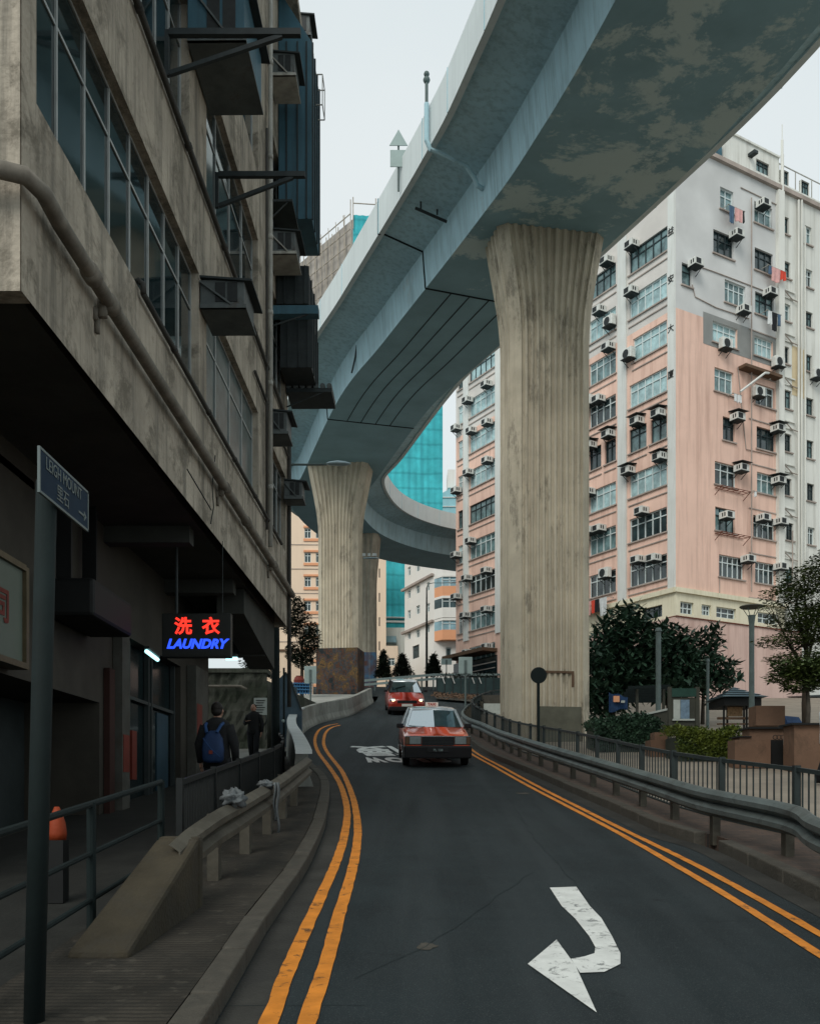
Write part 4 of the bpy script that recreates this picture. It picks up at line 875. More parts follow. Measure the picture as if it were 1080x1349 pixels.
def sedan():
    t = thing('taxi', 'red taxi with silver roof and black grille driving down past the white road lettering', 'taxi', world=False)
    t['_w'] = [0,0,0]
    def pr(hw, zb, zt, cr=.02): m_ = (zb+zt)/2; return [(hw*.90,zb),(hw*.985,zb+.10),(hw,m_-.02),(hw*.985,zt-.13),(hw*.94,zt-.045),(hw*.80,zt),(hw*.4,zt+cr),(0,zt+cr+.004)]
    S_ = [(-2.30,pr(.76,.44,.74)),(-2.27,pr(.80,.36,.79)),(-2.10,pr(.825,.24,.83)),(-1.7,pr(.84,.2,.88)),(-1.1,pr(.848,.2,.945)),(-.98,pr(.848,.2,.955,.01)),(0,pr(.848,.2,.96,0)),(1.45,pr(.845,.2,.97,0)),(1.6,pr(.84,.2,.97)),(2.15,pr(.82,.25,.955)),(2.33,pr(.79,.36,.9)),(2.36,pr(.74,.42,.84))]
    mb = MB(); shell(mb, S_); body = mb.build('body', 'taxi_red', t, smooth=True)
    # roof and pillars in silver
    rf = [(-.50,.56,1.395),(-.42,.585,1.42),(-.1,.60,1.445),(.45,.605,1.45),(.95,.59,1.43),(1.08,.56,1.40)]
    mb = MB(); mb.loft([[(hw,y,z-.05),(hw,y,z-.015),(hw*.9,y,z+.012),(hw*.5,y,z+.028),(0,y,z+.033),(-hw*.5,y,z+.028),(-hw*.9,y,z+.012),(-hw,y,z-.015),(-hw,y,z-.05)] for y, hw, z in rf]); mb.build('roof', 'taxi_silver', t, smooth=True)
    for s_ in (1,-1):
        for pa, pb, pw, ph in (((s_*.735,-1.06,.955),(s_*.575,-.46,1.40),.055,.05),((s_*.76,.28,.96),(s_*.60,.32,1.41),.05,.07),((s_*.735,1.62,.965),(s_*.575,1.04,1.40),.07,.10)): mb = MB(); mb.bar(pa, pb, pw, ph); mb.build('roof_pillar', 'taxi_silver', t)
    mb = MB(); mb.mesh([(-.71,-1.05,.965),(.71,-1.05,.965),(.56,-.48,1.395),(-.56,-.48,1.395),(0,-1.09,.97),(0,-.50,1.40)], [(0,4,5,3),(4,1,2,5)]); mb.build('windscreen', 'car_glass', t)
    mb = MB(); mb.face([(-.70,1.60,.97),(.70,1.60,.97),(.56,1.06,1.395),(-.56,1.06,1.395)]); mb.build('rear_window', 'car_glass', t)
    for s_ in (1,-1):
        mb = MB(); mb.face([(s_*.748,-1.0,.965),(s_*.762,.26,.965),(s_*.60,.30,1.40),(s_*.575,-.44,1.395)]); mb.face([(s_*.762,.34,.965),(s_*.745,1.55,.965),(s_*.575,1.02,1.395),(s_*.60,.36,1.40)]); mb.build('side_window', 'car_glass', t)
    mb = MB(); mb.box((-.68,-1.0,.55),(.68,-.80,.93)); mb.box((-.7,-.8,.45),(.7,1.5,.5)); mb.box((-.70,1.35,.5),(.7,1.5,.95)); mb.build('dashboard', 'car_black', t)
    for x in (-.36,.36):
        mb = MB(); mb.box((x-.24,.18,.5),(x+.24,.32,1.08)); mb.box((x-.11,.2,1.1),(x+.11,.28,1.28)); mb.box((x-.25,-.25,.5),(x+.25,.2,.68)); mb.build('seat', 'car_black', t, bevel=.02)
    # black lower front: grille, bumper, lamps
    mb = MB(); mb.box((-.40,-2.325,.56),(.40,-2.28,.775)); gr = mb.build('grille', 'car_black', t)
    mb = MB()
    for k in range(5): mb.box((-.39,-2.332,.585+k*.038),(.39,-2.322,.593+k*.038))
    mb.build('grille_bar', 'steel_dark', gr)
    mb = MB(); mb.box((-.80,-2.30,.775),(.80,-2.255,.795)); mb.build('trim', 'chrome', t)
    for s_ in (1,-1):
        mb = MB(); mb.box((s_*.42,-2.325,.59),(s_*.70,-2.26,.765)); h_ = mb.build('headlight', 'lamp_lens', t, bevel=.01)
        mb = MB(); mb.box((s_*.405,-2.312,.575),(s_*.815,-2.24,.775)); mb.build('bezel', 'car_black', h_)
        mb = MB(); mb.box((s_*.71,-2.318,.59),(s_*.80,-2.22,.765)); mb.build('indicator', 'awning_brown', t)
    mb = MB(); mb.hexa([(-.83,-2.40,.24),(.83,-2.40,.24),(.85,-2.0,.24),(-.85,-2.0,.24)],[(-.84,-2.42,.55),(.84,-2.42,.55),(.86,-2.0,.55),(-.86,-2.0,.55)]); bu = mb.build('bumper', 'car_black', t, bevel=.03)
    mb = MB(); mb.box((-.26,-2.436,.40),(.26,-2.424,.50)); np_ = mb.build('number_plate', 'car_black', t)
    tx = text('PL 108', .085, 'lettering', 'sign_back', t, (0,-2.44,.45), (radians(90),0,0), .001); tx.parent = np_
    mb = MB(); mb.box((-.17,.02,1.478),(.17,.12,1.59)); si = mb.build('roof_sign', 'taxi_sign', t, bevel=.015)
    tx = text('TAXI', .10, 'lettering', 'text_red', t, (0,.012,1.535), (radians(90),0,0), .002, 0, .004); tx.parent = si
    for s_ in (1,-1):
        mb = MB(); mb.box((s_*.80,-.92,.93),(s_*.98,-.84,1.05)); mr = mb.build('wing_mirror', 'car_black', t, bevel=.02)
        mb = MB(); mb.bar((s_*.76,-.88,.95),(s_*.84,-.88,.97), .03); mb.build('arm', 'car_black', mr)
        for y in (-1.42, 1.36):
            wheel(t, s_*.755, y); mb = MB(); n = 20
            mb.loft([[(s_*(.853 if k_ else .70), y+.36*cos(pi*k/n), .32+.36*sin(pi*k/n)) for k in range(n+1)]+[(s_*(.853 if k_ else .70), y-.36,.2),(s_*(.853 if k_ else .70),y+.36,.2)] for k_ in (0,1)]); mb.build('wheel_arch', 'car_black', t)
        mb = MB(); mb.box((s_*.845,-2.0,.50),(s_*.862,2.2,.53)); mb.build('side_trim', 'car_black', t)
        mb = MB(); mb.bar((s_*.849,-.98,.93),(s_*.851,-.98,.28), .008,.004); mb.bar((s_*.851,.30,.93),(s_*.852,.30,.28), .008,.004); mb.build('door_gap', 'car_black', t)
        mb = MB(); mb.bar((s_*.25-.0,-1.10,.975),(s_*.25-.42,-1.02,1.0), .012); mb.build('wiper', 'car_black', t)
    return t
def place_car(t, x, y, yaw, dy=2.4):
    sl_ = atan2(g(y+2)-g(y-2), 4); t.location = (x, y, g(y)); t.rotation_euler = (sl_, 0, yaw)
taxi = sedan(); place_car(taxi, .55, 24.1, radians(2.5)); taxi.scale = (.94,.94,.94)
def hatch():
    t = thing('red_car', 'small red car with lit headlights coming round the bend behind the taxi', 'car', world=False); t['_w'] = [0,0,0]
    def pr(hw, zb, zt, cr=.03): return [(hw*.92,zb),(hw*.99,zb+.12),(hw,zb+(zt-zb)*.45),(hw*.97,zt-.16),(hw*.90,zt-.06),(hw*.74,zt),(hw*.4,zt+cr),(0,zt+cr+.006)]
    mb = MB(); shell(mb, [(-2.08,pr(.66,.42,.68)),(-2.02,pr(.76,.30,.76)),(-1.8,pr(.84,.22,.85)),(-1.4,pr(.87,.2,.94)),(-1.0,pr(.875,.2,1.02)),(0,pr(.875,.2,1.04,0)),(1.6,pr(.87,.2,1.06,0)),(2.0,pr(.84,.26,1.05)),(2.08,pr(.78,.4,.98))]); mb.build('body', 'car_red', t, smooth=True)
    rf = [(-.28,.57,1.49),(-.1,.61,1.525),(.5,.63,1.55),(1.3,.62,1.53),(1.8,.58,1.48)]
    mb = MB(); mb.loft([[(hw,y,z-.05),(hw,y,z-.015),(hw*.88,y,z+.014),(hw*.5,y,z+.03),(0,y,z+.035),(-hw*.5,y,z+.03),(-hw*.88,y,z+.014),(-hw,y,z-.015),(-hw,y,z-.05)] for y, hw, z in rf]); mb.build('roof', 'taxi_silver', t, smooth=True)
    mb = MB(); mb.mesh([(-.74,-1.1,1.02),(.74,-1.1,1.02),(.57,-.26,1.48),(-.57,-.26,1.48),(0,-1.17,1.03),(0,-.28,1.49)], [(0,4,5,3),(4,1,2,5)]); mb.build('windscreen', 'car_glass', t)
    for s_ in (1,-1):
        
        for pa, pb, pw in (((s_*.765,-1.1,1.02),(s_*.59,-.25,1.49),.05),((s_*.78,.45,1.03),(s_*.63,.45,1.5),.05),((s_*.77,1.75,1.04),(s_*.6,1.75,1.5),.07)): mb = MB(); mb.bar(pa, pb, pw); mb.build('roof_pillar', 'car_black', t)
        mb = MB(); mb.face([(s_*.785,-1.0,1.03),(s_*.785,1.7,1.04),(s_*.60,1.7,1.49),(s_*.585,-.24,1.49)]); mb.build('side_window', 'car_glass', t)
        mb = MB(); mb.ball((s_*.63,-1.93,.70), (.17,.11,.10), 14, 10); h_ = mb.build('headlight', 'chrome', t, smooth=True)
        mb = MB(); mb.ball((s_*.62,-2.02,.69), (.09,.05,.065), 12, 8); mb.build('bulb', 'headlight_on', h_, smooth=True)
        mb = MB(); mb.box((s_*.86,-.95,1.02),(s_*1.03,-.86,1.14)); mb.build('wing_mirror', 'car_black', t, bevel=.02)
        for y in (-1.28, 1.28): wheel(t, s_*.775, y)
    mb = MB(); mb.face([(-.66,1.97,1.06),(.66,1.97,1.06),(.54,1.8,1.46),(-.54,1.8,1.46)]); mb.build('rear_window', 'car_glass', t)
    mb = MB(); mb.box((-.45,-2.10,.58),(.45,-2.04,.70)); mb.build('grille', 'car_black', t); mb = MB(); mb.box((-.82,-2.12,.22),(.82,-1.9,.42)); mb.build('bumper', 'car_black', t, bevel=.03)
    mb = MB(); mb.box((-.25,-2.14,.43),(.25,-2.125,.54)); mb.build('number_plate', 'plate_white', t)
    mb = MB(); mb.box((-.6,-.9,.6),(.6,-.7,.98)); mb.box((-.6,.2,.5),(-.12,.35,1.2)); mb.box((.12,.2,.5),(.6,.35,1.2)); mb.build('seat', 'car_black', t)
    return t
place_car(hatch(), -.28, 45.6, radians(4))
# ------------------------------------------------------------------ people
def person_body(name, J, E_, mat_, par, sub=2):
    me = bpy.data.meshes.new(name); names = list(J); me.from_pydata([J[k][0] for k in names], [(names.index(a), names.index(b)) for a, b in E_], [])
    o = bpy.data.objects.new(name, me); COL.objects.link(o); o.parent = par
    s_ = o.modifiers.new('skin', 'SKIN'); s_.use_smooth_shade = True
    for i, k in enumerate(names):
        r = J[k][1]; r = r if isinstance(r, tuple) else (r, r); me.skin_vertices[0].data[i].radius = r; me.skin_vertices[0].data[i].use_root = (i == 0)
    o.modifiers.new('sub', 'SUBSURF').levels = sub; o.modifiers['sub'].render_levels = sub
    me.materials.append(M[mat_]); return o
def ell(mb, c, r, n=16, m=12): mb.ball(c, r, n, m)
def person(label, loc, rz, pose='stand', top='coat_black', legs='trousers', hair='hair', cap=None, h=1.7, stride=.12):
    t = thing('person', label, 'person', loc, world=False, rz=rz); t['_w'] = [0,0,0]; k = h/1.7
    T = lambda x, y, z: (x*k, y*k, z*k)      # faces -Y
    st = stride
    J = {'pelvis':(T(0,.0,.93),(.15,.11)),'waist':(T(0,.01,1.08),(.14,.105)),'chest':(T(0,.01,1.28),(.17,.12)),'neckb':(T(0,.02,1.43),(.09,.075)),'neck':(T(0,.0,1.49),.05),'head':(T(0,-.02,1.58),(.075,.09)),'top':(T(0,-.01,1.66),(.06,.075)),
      'shL':(T(.15,.02,1.36),.05),'shR':(T(-.15,.02,1.36),.05),
      'hipL':(T(.09,0,.88),.095),'hipR':(T(-.09,0,.88),.095),'knL':(T(.10,-st*.6,.49),.062),'knR':(T(-.10,st*.3,.49),.062),'anL':(T(.10,-st,.09),.042),'anR':(T(-.10,st+.05,.10),.042),'toL':(T(.11,-st-.15,.035),.038),'toR':(T(-.11,st-.09,.04),.038)}
    Eg = [('pelvis','waist'),('waist','chest'),('chest','neckb'),('neckb','neck'),('neck','head'),('head','top'),('chest','shL'),('chest','shR'),('pelvis','hipL'),('pelvis','hipR'),('hipL','knL'),('hipR','knR'),('knL','anL'),('knR','anR'),('anL','toL'),('anR','toR')]
    for s_, n_ in ((1,'L'),(-1,'R')):
        if pose == 'pockets': el, wr = T(s_*.27,.06,1.13), T(s_*.17,-.10,.99)
        elif pose == 'phone' and s_ < 0: el, wr = T(-.25,-.02,1.14), T(-.12,-.22,1.17)
        else: el, wr = T(s_*.25,.03,1.12), T(s_*.25,-.04,.87)
        J['el'+n_] = (el, .05); J['wr'+n_] = (wr, .033); Eg += [('sh'+n_,'el'+n_),('el'+n_,'wr'+n_)]
    b = person_body('body', J, Eg, 'skin', t)
    # hands with five fingers
    for s_, n_ in ((1,'L'),(-1,'R')):
        wr = Vector(J['wr'+n_][0]); el = Vector(J['el'+n_][0]); d = (wr-el).normalized(); side = d.cross(Vector((0,1,0))).normalized() if abs(d.y) < .9 else Vector((1,0,0)); nrm = side.cross(d)
        side, nrm = Vector((0,-1,0))-d*Vector((0,-1,0)).dot(d), Vector((s_,0,0)); side.normalize()
        mb = MB(); mb.loft([[tuple(wr+d*u+side*a+nrm*c_) for a, c_ in ((-w_,-.012),(w_,-.012),(w_,.012),(-w_,.012))] for u, w_ in ((-.01,.024),(.04,.038),(.09,.04))])
        for f in range(4):
            o = wr+d*.085+side*(-.03+.02*f); ln = (.06,.075,.07,.055)[f]; mb.tube([o, o+d*ln*.5-nrm*.008, o+d*ln-nrm*.03], [.009,.0085,.006], 6)
        o = wr+d*.03+side*.035; mb.tube([o, o+side*.03+d*.03, o+side*.035+d*.06-nrm*.01], [.011,.010,.007], 6); mb.build('hand', 'skin', t, smooth=True)
    # face
    hx, hy, hz = J['head'][0]
    mb = MB(); ell(mb, T(0,-.02,1.585), (.074*k,.092*k,.112*k)); ell(mb, T(0,-.108,1.575), (.012,.018,.02), 8, 6)
    for s_ in (1,-1): ell(mb, T(s_*.075,0,1.58), (.012,.02,.03), 8, 6)
    mb.build('head', 'skin', t, smooth=True)
    mb = MB()
    for s_ in (1,-1): ell(mb, T(s_*.03,-.102,1.60), (.012,.006,.006), 8, 6)
    mb.build('eyes', 'hair', t); mb = MB(); ell(mb, T(0,-.102,1.533), (.022,.007,.005), 8, 6); mb.build('mouth', 'text_red', t)
    mb = MB(); ell(mb, T(0,.018,1.625), (.083*k,.092*k,.085*k)); ell(mb, T(0,.04,1.575), (.074*k,.07*k,.07*k)); mb.build('hair', hair, t, smooth=True)
    if cap: mb = MB(); ell(mb, T(0,.0,1.66), (.092*k,.105*k,.06*k)); mb.box(T(-.06,-.17,1.635), T(.06,-.08,1.648)); mb.build('cap', cap, t, smooth=True)
    # clothes: a jacket and trousers that follow the body
    n = 20
    def tor(rs): return [[(x+rx*cos(2*pi*i/n)*k, y+ry*sin(2*pi*i/n)*k, z*k) for i in range(n)] for x, y, z, rx, ry in rs]
    mb = MB(); mb.loft(tor([(0,.01,.80,.20,.145),(0,.01,.95,.19,.14),(0,.01,1.10,.175,.13),(0,.015,1.27,.20,.145),(0,.02,1.38,.205,.14),(0,.02,1.44,.15,.115),(0,.015,1.49,.072,.072)])); jk = mb.build('jacket', top, t, smooth=True)
    for s_, n_ in ((1,'L'),(-1,'R')):
        mb = MB(); mb.tube([J['sh'+n_][0], tuple(Vector(J['sh'+n_][0]).lerp(Vector(J['el'+n_][0]),.5)), J['el'+n_][0], J['wr'+n_][0]], [.095*k,.08*k,.066*k,.048*k], 12); mb.build('sleeve', top, jk, smooth=True)
    mb = MB()
    for n_ in 'LR': mb.tube([T((.09 if n_=='L' else -.09),0,.93), J['hip'+n_][0], J['kn'+n_][0], tuple(Vector(J['an'+n_][0])+Vector((0,0,-.02)))], [.11*k,.115*k,.085*k,.065*k], 12)
    mb.build('trousers', legs, t, smooth=True)
    mb = MB()
    for n_ in 'LR':
        a = Vector(J['an'+n_][0]); mb.loft([[tuple(a+Vector((w_*cos(2*pi*i/10), y, -.06+hh*(.5+.5*sin(2*pi*i/10))-.0))) for i in range(10)] for y, w_, hh in ((.06,.03,.05),(.03,.045,.09),(-.05,.048,.075),(-.13,.045,.05),(-.17,.025,.03))])
    mb.build('shoes', 'car_black', t, smooth=True)
    return t
def gp(y, x): return (x, y, pl(y))
pA = person('person in a black coat seen from behind, wearing a blue backpack', gp(13.3,-2.72), radians(176), h=1.72, stride=.14)
pB = person('person in dark clothes walking toward the camera in front of the white notice', gp(27.4,-4.55), radians(-8), pose='phone', h=1.68, stride=.10)
person('person in a white cap and white shirt beyond the plaza fence, partly cut off', (7.95,17.9,g(17.9)+.02), radians(60), top='cloth_white', cap='cloth_white', h=1.7)
t = thing('backpack', 'small blue backpack with a reddish badge worn over the black coat', 'backpack', (-2.72,13.3,pl(13.3)), world=False, rz=radians(-4)); t['_w'] = [0,0,0]
mb = MB(); rr = [(.86,.10,.05),(.90,.145,.085),(1.05,.15,.095),(1.2,.13,.085),(1.29,.08,.055),(1.31,.03,.02)]
mb.loft([[(rx*(abs(cos(a))**.6)*(1 if cos(a) > 0 else -1), -.22+ry*(abs(sin(a))**.6)*(1 if sin(a) > 0 else -1), z) for a in [2*pi*i/20 for i in range(20)]] for z, rx, ry in rr]); mb.build('bag', 'bag_blue', t, smooth=True)
mb = MB(); mb.tube([(.12,-.13,1.42),(.11,-.22,1.38),(.07,-.29,1.28)], .022, 6); mb.build('strap', 'bag_strap', t)
mb = MB(); mb.tube([(-.12,-.13,1.42),(-.11,-.22,1.38),(-.07,-.29,1.28)], .022, 6); mb.build('strap', 'bag_strap', t)
mb = MB(); mb.tube([(-.12,-.30,1.20),(0,-.32,1.05),(.12,-.30,.94)], .006, 5); mb.build('zip', 'bag_strap', t)
mb = MB(); mb.box((-.03,-.325,.98),(.02,-.312,1.03)); mb.build('badge', 'poster_red', t)
# ------------------------------------------------------------------ pink apartment block on the right
KS = .932; C0 = (16.29*KS, 57.7*KS); dL = Vector((-.588,1)).normalized(); dR = Vector((1.735,1)).normalized()
PL = Face(C0, dL, (-dL.y, dL.x)); PR = Face(C0, dR, (dR.y, -dR.x))
zr = lambda y: CH+(HY-y)/FP*57.7*KS
RT_ = [zr(289)-2.9*KS*k for k in range(9)]            # window heads, row by row
GZ = g(58)-2; ROOF = zr(186)
pink = thing('apartment_block', 'tall pink apartment block with white corner strips and many air conditioners', 'building', (C0[0],C0[1],GZ))
pk = random.Random(11)
bays = [(PL.s_of(879)+.05, PL.s_of(829)), (PL.s_of(811), PL.s_of(776)), ]
b3 = PL.s_of(652); b4 = PL.s_of(618.5); wL = b4-b3
bays += [(7.9*KS, 11.2*KS), (12.3*KS, 15.4*KS), (b3, b4), (PL.s_of(609.5), PL.s_of(603.5))]
strips = [(PL.s_of(890), PL.s_of(881)), (PL.s_of(826), PL.s_of(815)), (PL.s_of(772)+.1, PL.s_of(772)+.9), (11.45*KS,12.05*KS), (PL.s_of(663), PL.s_of(653.5)), (PL.s_of(618), PL.s_of(611.5))]
END = PL.s_of(600.5); LW = []; holesL = []
for k in range(9):
    for j, (a, b) in enumerate(bays):
        d = RT_[k]; c = d-1.42
        if k == 8 and j != 4: continue
        if d > ROOF-.4: continue
        if k in (0,) and j == 0: a = PL.s_of(879)
        if k == 4 and j in (0,1):
            m_ = a+(b-a)*.5; parts_ = [(a,m_-.25),(m_+.1,b)]
        elif k == 2 and j == 0: parts_ = [(a, a+(b-a)*.9)]
        else: parts_ = [(a,b)]
        for p_ in parts_: holesL.append((p_[0],p_[1],c,d,k,j))
Z0b = zr(775)
SB = PL.s_of(700); Z0b = zr(775)
shopH = [(b3+.2, b4-.2, zr(870*0+905), zr(905)+2.2)]
mb = MB(); PL.wall(mb, 0, SB, Z0b, ROOF, [h[:4] for h in holesL if h[1] < SB], .25); PL.wall(mb, SB, END, GZ, ROOF, [h[:4] for h in holesL if h[0] > SB], .25); mb.build('wall', 'pink_wall_left', pink)
gmL = {0:['pane_cyan','pane_cyan','pane_mid'],1:['pane_cyan','pane_mid','pane_dark']}
for a, b, c, d, k, j in holesL:
    dark = k >= 6 or (k, j) in ((3,1),)
    gm = pk.choice(['pane_dark','pane_mid','pane_dark']) if dark else ('pane_dark' if (k,j)==(4,1) else pk.choice(['pane_cyan','pane_cyan','pane_mid','pane_mid']))
    PL.window(pink, (a,b,c,d), max(2,int((b-a)/.6)), 'frame_dark' if k in (0,4) else 'frame_white', gm, .15, .3, .06, sill='ledge')
for a, b in strips:
    mb = MB(); PL.box(mb, a, b, Z0b+.02, ROOF-.05, -.02, .12); mb.build('corner_strip', 'white_strip', pink)
# shallow moulding under each window of the left face
for a, b, c, d, k, j in holesL:
    mb = MB(); PL.box(mb, a-.05, b+.05, c-.50, c-.44, 0, .06); mb.build('moulding', 'ledge', pink)
for ch_, k in (('益',0),('安',1),('大',2),('廈',3)):
    s_ = (strips[0][0]+strips[0][1])/2; rot = Matrix((( -dL.x, 0, -dL.y*1), (-dL.y, 0, dL.x), (0,1,0))).to_euler()
    text(ch_, .5, 'lettering', 'text_dark', pink, PL.p(s_, zr((303,366,431,492)[k]), .14), rot, 0.01, 0, .0)
# back wall
PE = Face(PL.p(END,0)[:2], dR, (-dR.y,dR.x)); mb = MB(); PE.wall(mb, 0, 14, GZ, ROOF, [], .2); mb.build('back_wall', 'pink_wall_left', pink)
mb = MB(); PL.box(mb, PL.s_of(655), END, PL.z_of(640,862), PL.z_of(640,862)+.25, -.1, 1.3); mb.build('canopy', 'awning_brown', pink)
mb = MB(); PL.box(mb, PL.s_of(655), END+.3, PL.z_of(640,905), PL.z_of(640,866), -.1, .03); mb.build('shop_opening', 'door_glass', pink)
# right face
sR = PR.s_of; E1 = sR(1022); E2 = sR(1056); E3 = sR(1200)
Wr = []   # px boxes: x0, x1, top at x0, bottom at x0, panes, frame, glass
for bx in [(948.5,966,245,274,2,'frame_white','pane_mid'),(939.5,966,301,332,3,'frame_dark','pane_dark'),(898,911,345,374,1,'frame_dark','pane_mid'),(954.5,982,367,397,4,'frame_white','pane_mid'),(938.5,971,422,449,4,'frame_white','pane_cyan'),
    (941,966,483,514,3,'frame_white','pane_mid'),(952,968,548,579,2,'frame_dark','pane_dark'),(941.5,970,607,637,3,'frame_white','pane_dark'),(942,968,667,698,3,'frame_dark','pane_mid'),(947,980,730,759,5,'frame_white','pane_dark'),
    (993.5,1017,264,292,3,'frame_white','pane_mid'),(994,1018,325,354,3,'frame_dark','pane_dark'),(994.5,1019,383,412,3,'frame_dark','pane_mid'),(993.5,1018,441,467,4,'frame_white','pane_cyan'),(995,1020,504,532,3,'frame_white','pane_dark'),
    (996.5,1021,561,590,3,'frame_dark','pane_dark'),(997,1021,621,648,3,'frame_white','pane_mid'),(992,1021,678,707,4,'frame_white','pane_dark'),(994.5,1021,739,767,4,'frame_white','pane_dark')]: Wr.append(bx)
Ww = [(1030,1039,283,306),(1031,1041,342,364),(1031,1041,398,421),(1032,1039.5,455,478),(1032,1042.5,512,537),(1033,1042.5,570,594),(1033,1042.5,629,652),(1035.5,1045,688,711),(1035,1045,746,768),
      (1060,1069,296,320),(1061,1070,353,377),(1061.5,1070.5,409,430),(1062,1069.5,466,488),(1062,1071.5,523,546),(1062.5,1071.5,579,603),(1063,1072.5,636,659),(1064,1073,694,717)]
hR = []
for x0, x1, yt, yb, nv, fm, gm in Wr: hR.append((sR(x0), sR(x1), PR.z_of(x0,yb), PR.z_of(x0,yt), nv, fm, gm))
mb = MB(); PR.wall(mb, 0, E1, Z0b, ROOF, [h[:4] for h in hR], .25); mb.build('wall', 'pink_wall', pink)
for h in hR: PR.window(pink, h[:4], h[4], h[5], h[6], .18, .32, .055, sill='ledge')
hW = [(sR(x0), sR(x1), PR.z_of(x0,yb), PR.z_of(x0,yt)) for x0, x1, yt, yb in Ww]
mb = MB(); PR.wall(mb, E1, E3, GZ, ROOF, hW, .25); mb.build('side_wall', 'white_wall', pink)
for h in hW: PR.window(pink, h, 2, 'frame_white' if pk.random() < .3 else 'frame_dark', pk.choice(['pane_mid','pane_dark']), .18, .32, .05, sill='ledge')
pz_ = lambda x, y: PR.p(sR(x), PR.z_of(x,y), .004)
def rpatch(pts, m, nm, o=.012): mb = MB(); mb.face([PR.p(sR(x), PR.z_of(x,y), o) for x, y in pts]); mb.build(nm, m, pink)
# repainted patches with their own outline
def patchbox(x0, x1, y0, y1, m, holes=()):      # same wall grid, laid 12 mm proud, windows left open
    s0, s1 = sR(x0), sR(x1); z1 = PR.z_of(x0,y0); z0 = PR.z_of(x0,y1); mb = MB()
    hs = [h[:4] for h in hR+[q_+(0,) for q_ in hW] if h[1] > s0 and h[0] < s1 and h[3] > z0 and h[2] < z1]
    F2 = Face(PR.p(0,0,.012)[:2], dR, (dR.y,-dR.x)); hs = [(max(a,s0),min(b,s1),max(c,z0),min(d,z1)) for a,b,c,d in hs]; F2.wall(mb, s0, s1, z0, z1, hs, .012); mb.build('repainted_patch', m, pink)
patchbox(926, 1021.5, 410, 452, 'dark_grey_patch'); patchbox(1021.8, 1030, 440, 497, 'cream_patch'); patchbox(1043, 1060, 455, 520, 'cream_patch')
mb = MB(); PR.box(mb, E1-.02, E1+.5, Z0b, ROOF-.1, 0, .25); mb.build('pilaster', 'white_wall', pink)
for x, y0, y1, r in ((1027.5,205,800,.10),(1049,265,790,.07),(1053,265,790,.07),(1057.5,300,790,.05),(987,262,780,.04),(1041,700,760,.04)):
    mb = MB(); s_ = sR(x); mb.tube([PR.p(s_,PR.z_of(x,y0),.16),PR.p(s_,PR.z_of(x,y1),.16)], r, 6); mb.build('drainpipe', 'white_wall' if r > .045 else 'ledge', pink)
for k in range(1, 10):       # pipe branches and moulded ledges
    zb = RT_[0]-2.9*KS*k+1.2
    mb = MB(); PR.box(mb, E1+.55, sR(1046), zb-.06, zb, 0, .1); PR.box(mb, E1+.55, sR(1044), zb-.5, zb-.45, .0, .08); mb.build('moulding', 'white_wall', pink)
    mb = MB(); mb.tube([PR.p(E1+.6,zb-.1,.12), PR.p(sR(1041),zb-.5,.12), PR.p(sR(1050),zb-.55,.14)], .035, 5); mb.build('drainpipe', 'ledge', pink)
    if k < 9:
        mb = MB(); PR.box(mb, sR(986), E1-.02, RT_[k]-2.9*KS*0-1.45-.62, RT_[k]-1.45-.56, 0, .05); mb.build('moulding', 'ledge', pink)
for pts in ([(911,375),(915,391),(942,405),(986,420)],[(917,350),(940,358),(985,375),(1018,388)],[(971,484),(982,592),(1018,600)],[(975,247),(1027,272)],[(947,759),(947,790)]):
    mb = MB(); mb.tube([PR.p(sR(x),PR.z_of(x,y),.04) for x, y in pts], .03, 5); mb.build('cable', 'ledge', pink)
# yellow band storey and the pink base
zB = 0
Z1b = zr(813)
hb = [(PR.s_of(x0), PR.s_of(x1), PR.z_of(x0,yb), PR.z_of(x0,yt)) for x0, x1, yt, yb in ((896,913.5,792,808),(924,936.5,796,810),(943.5,969.5,799,813),(998,1024,806,820))]
mb = MB(); PR.wall(mb, 0, E1+1, Z1b, Z0b, hb, .3); mb.build('band_wall', 'cream_band', pink)
for h in hb: PR.window(pink, h, 3, 'frame_white', 'pane_dark', .2, .5, .06, sill=False)
hbl = [(PL.s_of(872), PL.s_of(845), zr(808), zr(792))]
mb = MB(); PL.wall(mb, 0, SB, Z1b, Z0b, hbl, .3); mb.build('band_wall', 'cream_band', pink); PL.window(pink, hbl[0], 4, 'frame_dark', 'pane_dark', .2, .3, .06, sill=False)
mb = MB(); PR.box(mb, -.12, E1+1, Z0b-.22, Z0b+.05, -.02, .16); mb.build('cornice', 'cream_band', pink); mb = MB(); PL.box(mb, 0, SB, Z0b-.22, Z0b+.05, -.02, .16); mb.build('cornice', 'cream_band', pink)
mb = MB(); PR.box(mb, -.3, sR(1050), GZ, Z1b-.06, -.3, .35); mb.build('base_wall', 'pink_base', pink); mb = MB(); PL.box(mb, -.3, SB, GZ, Z1b-.06, -.3, .35); mb.build('base_wall', 'pink_base', pink)
mb = MB(); PR.box(mb, -.36, sR(1052), Z1b-.06, Z1b, -.3, .42); PL_ = None; mb.build('base_coping', 'rust_red', pink)
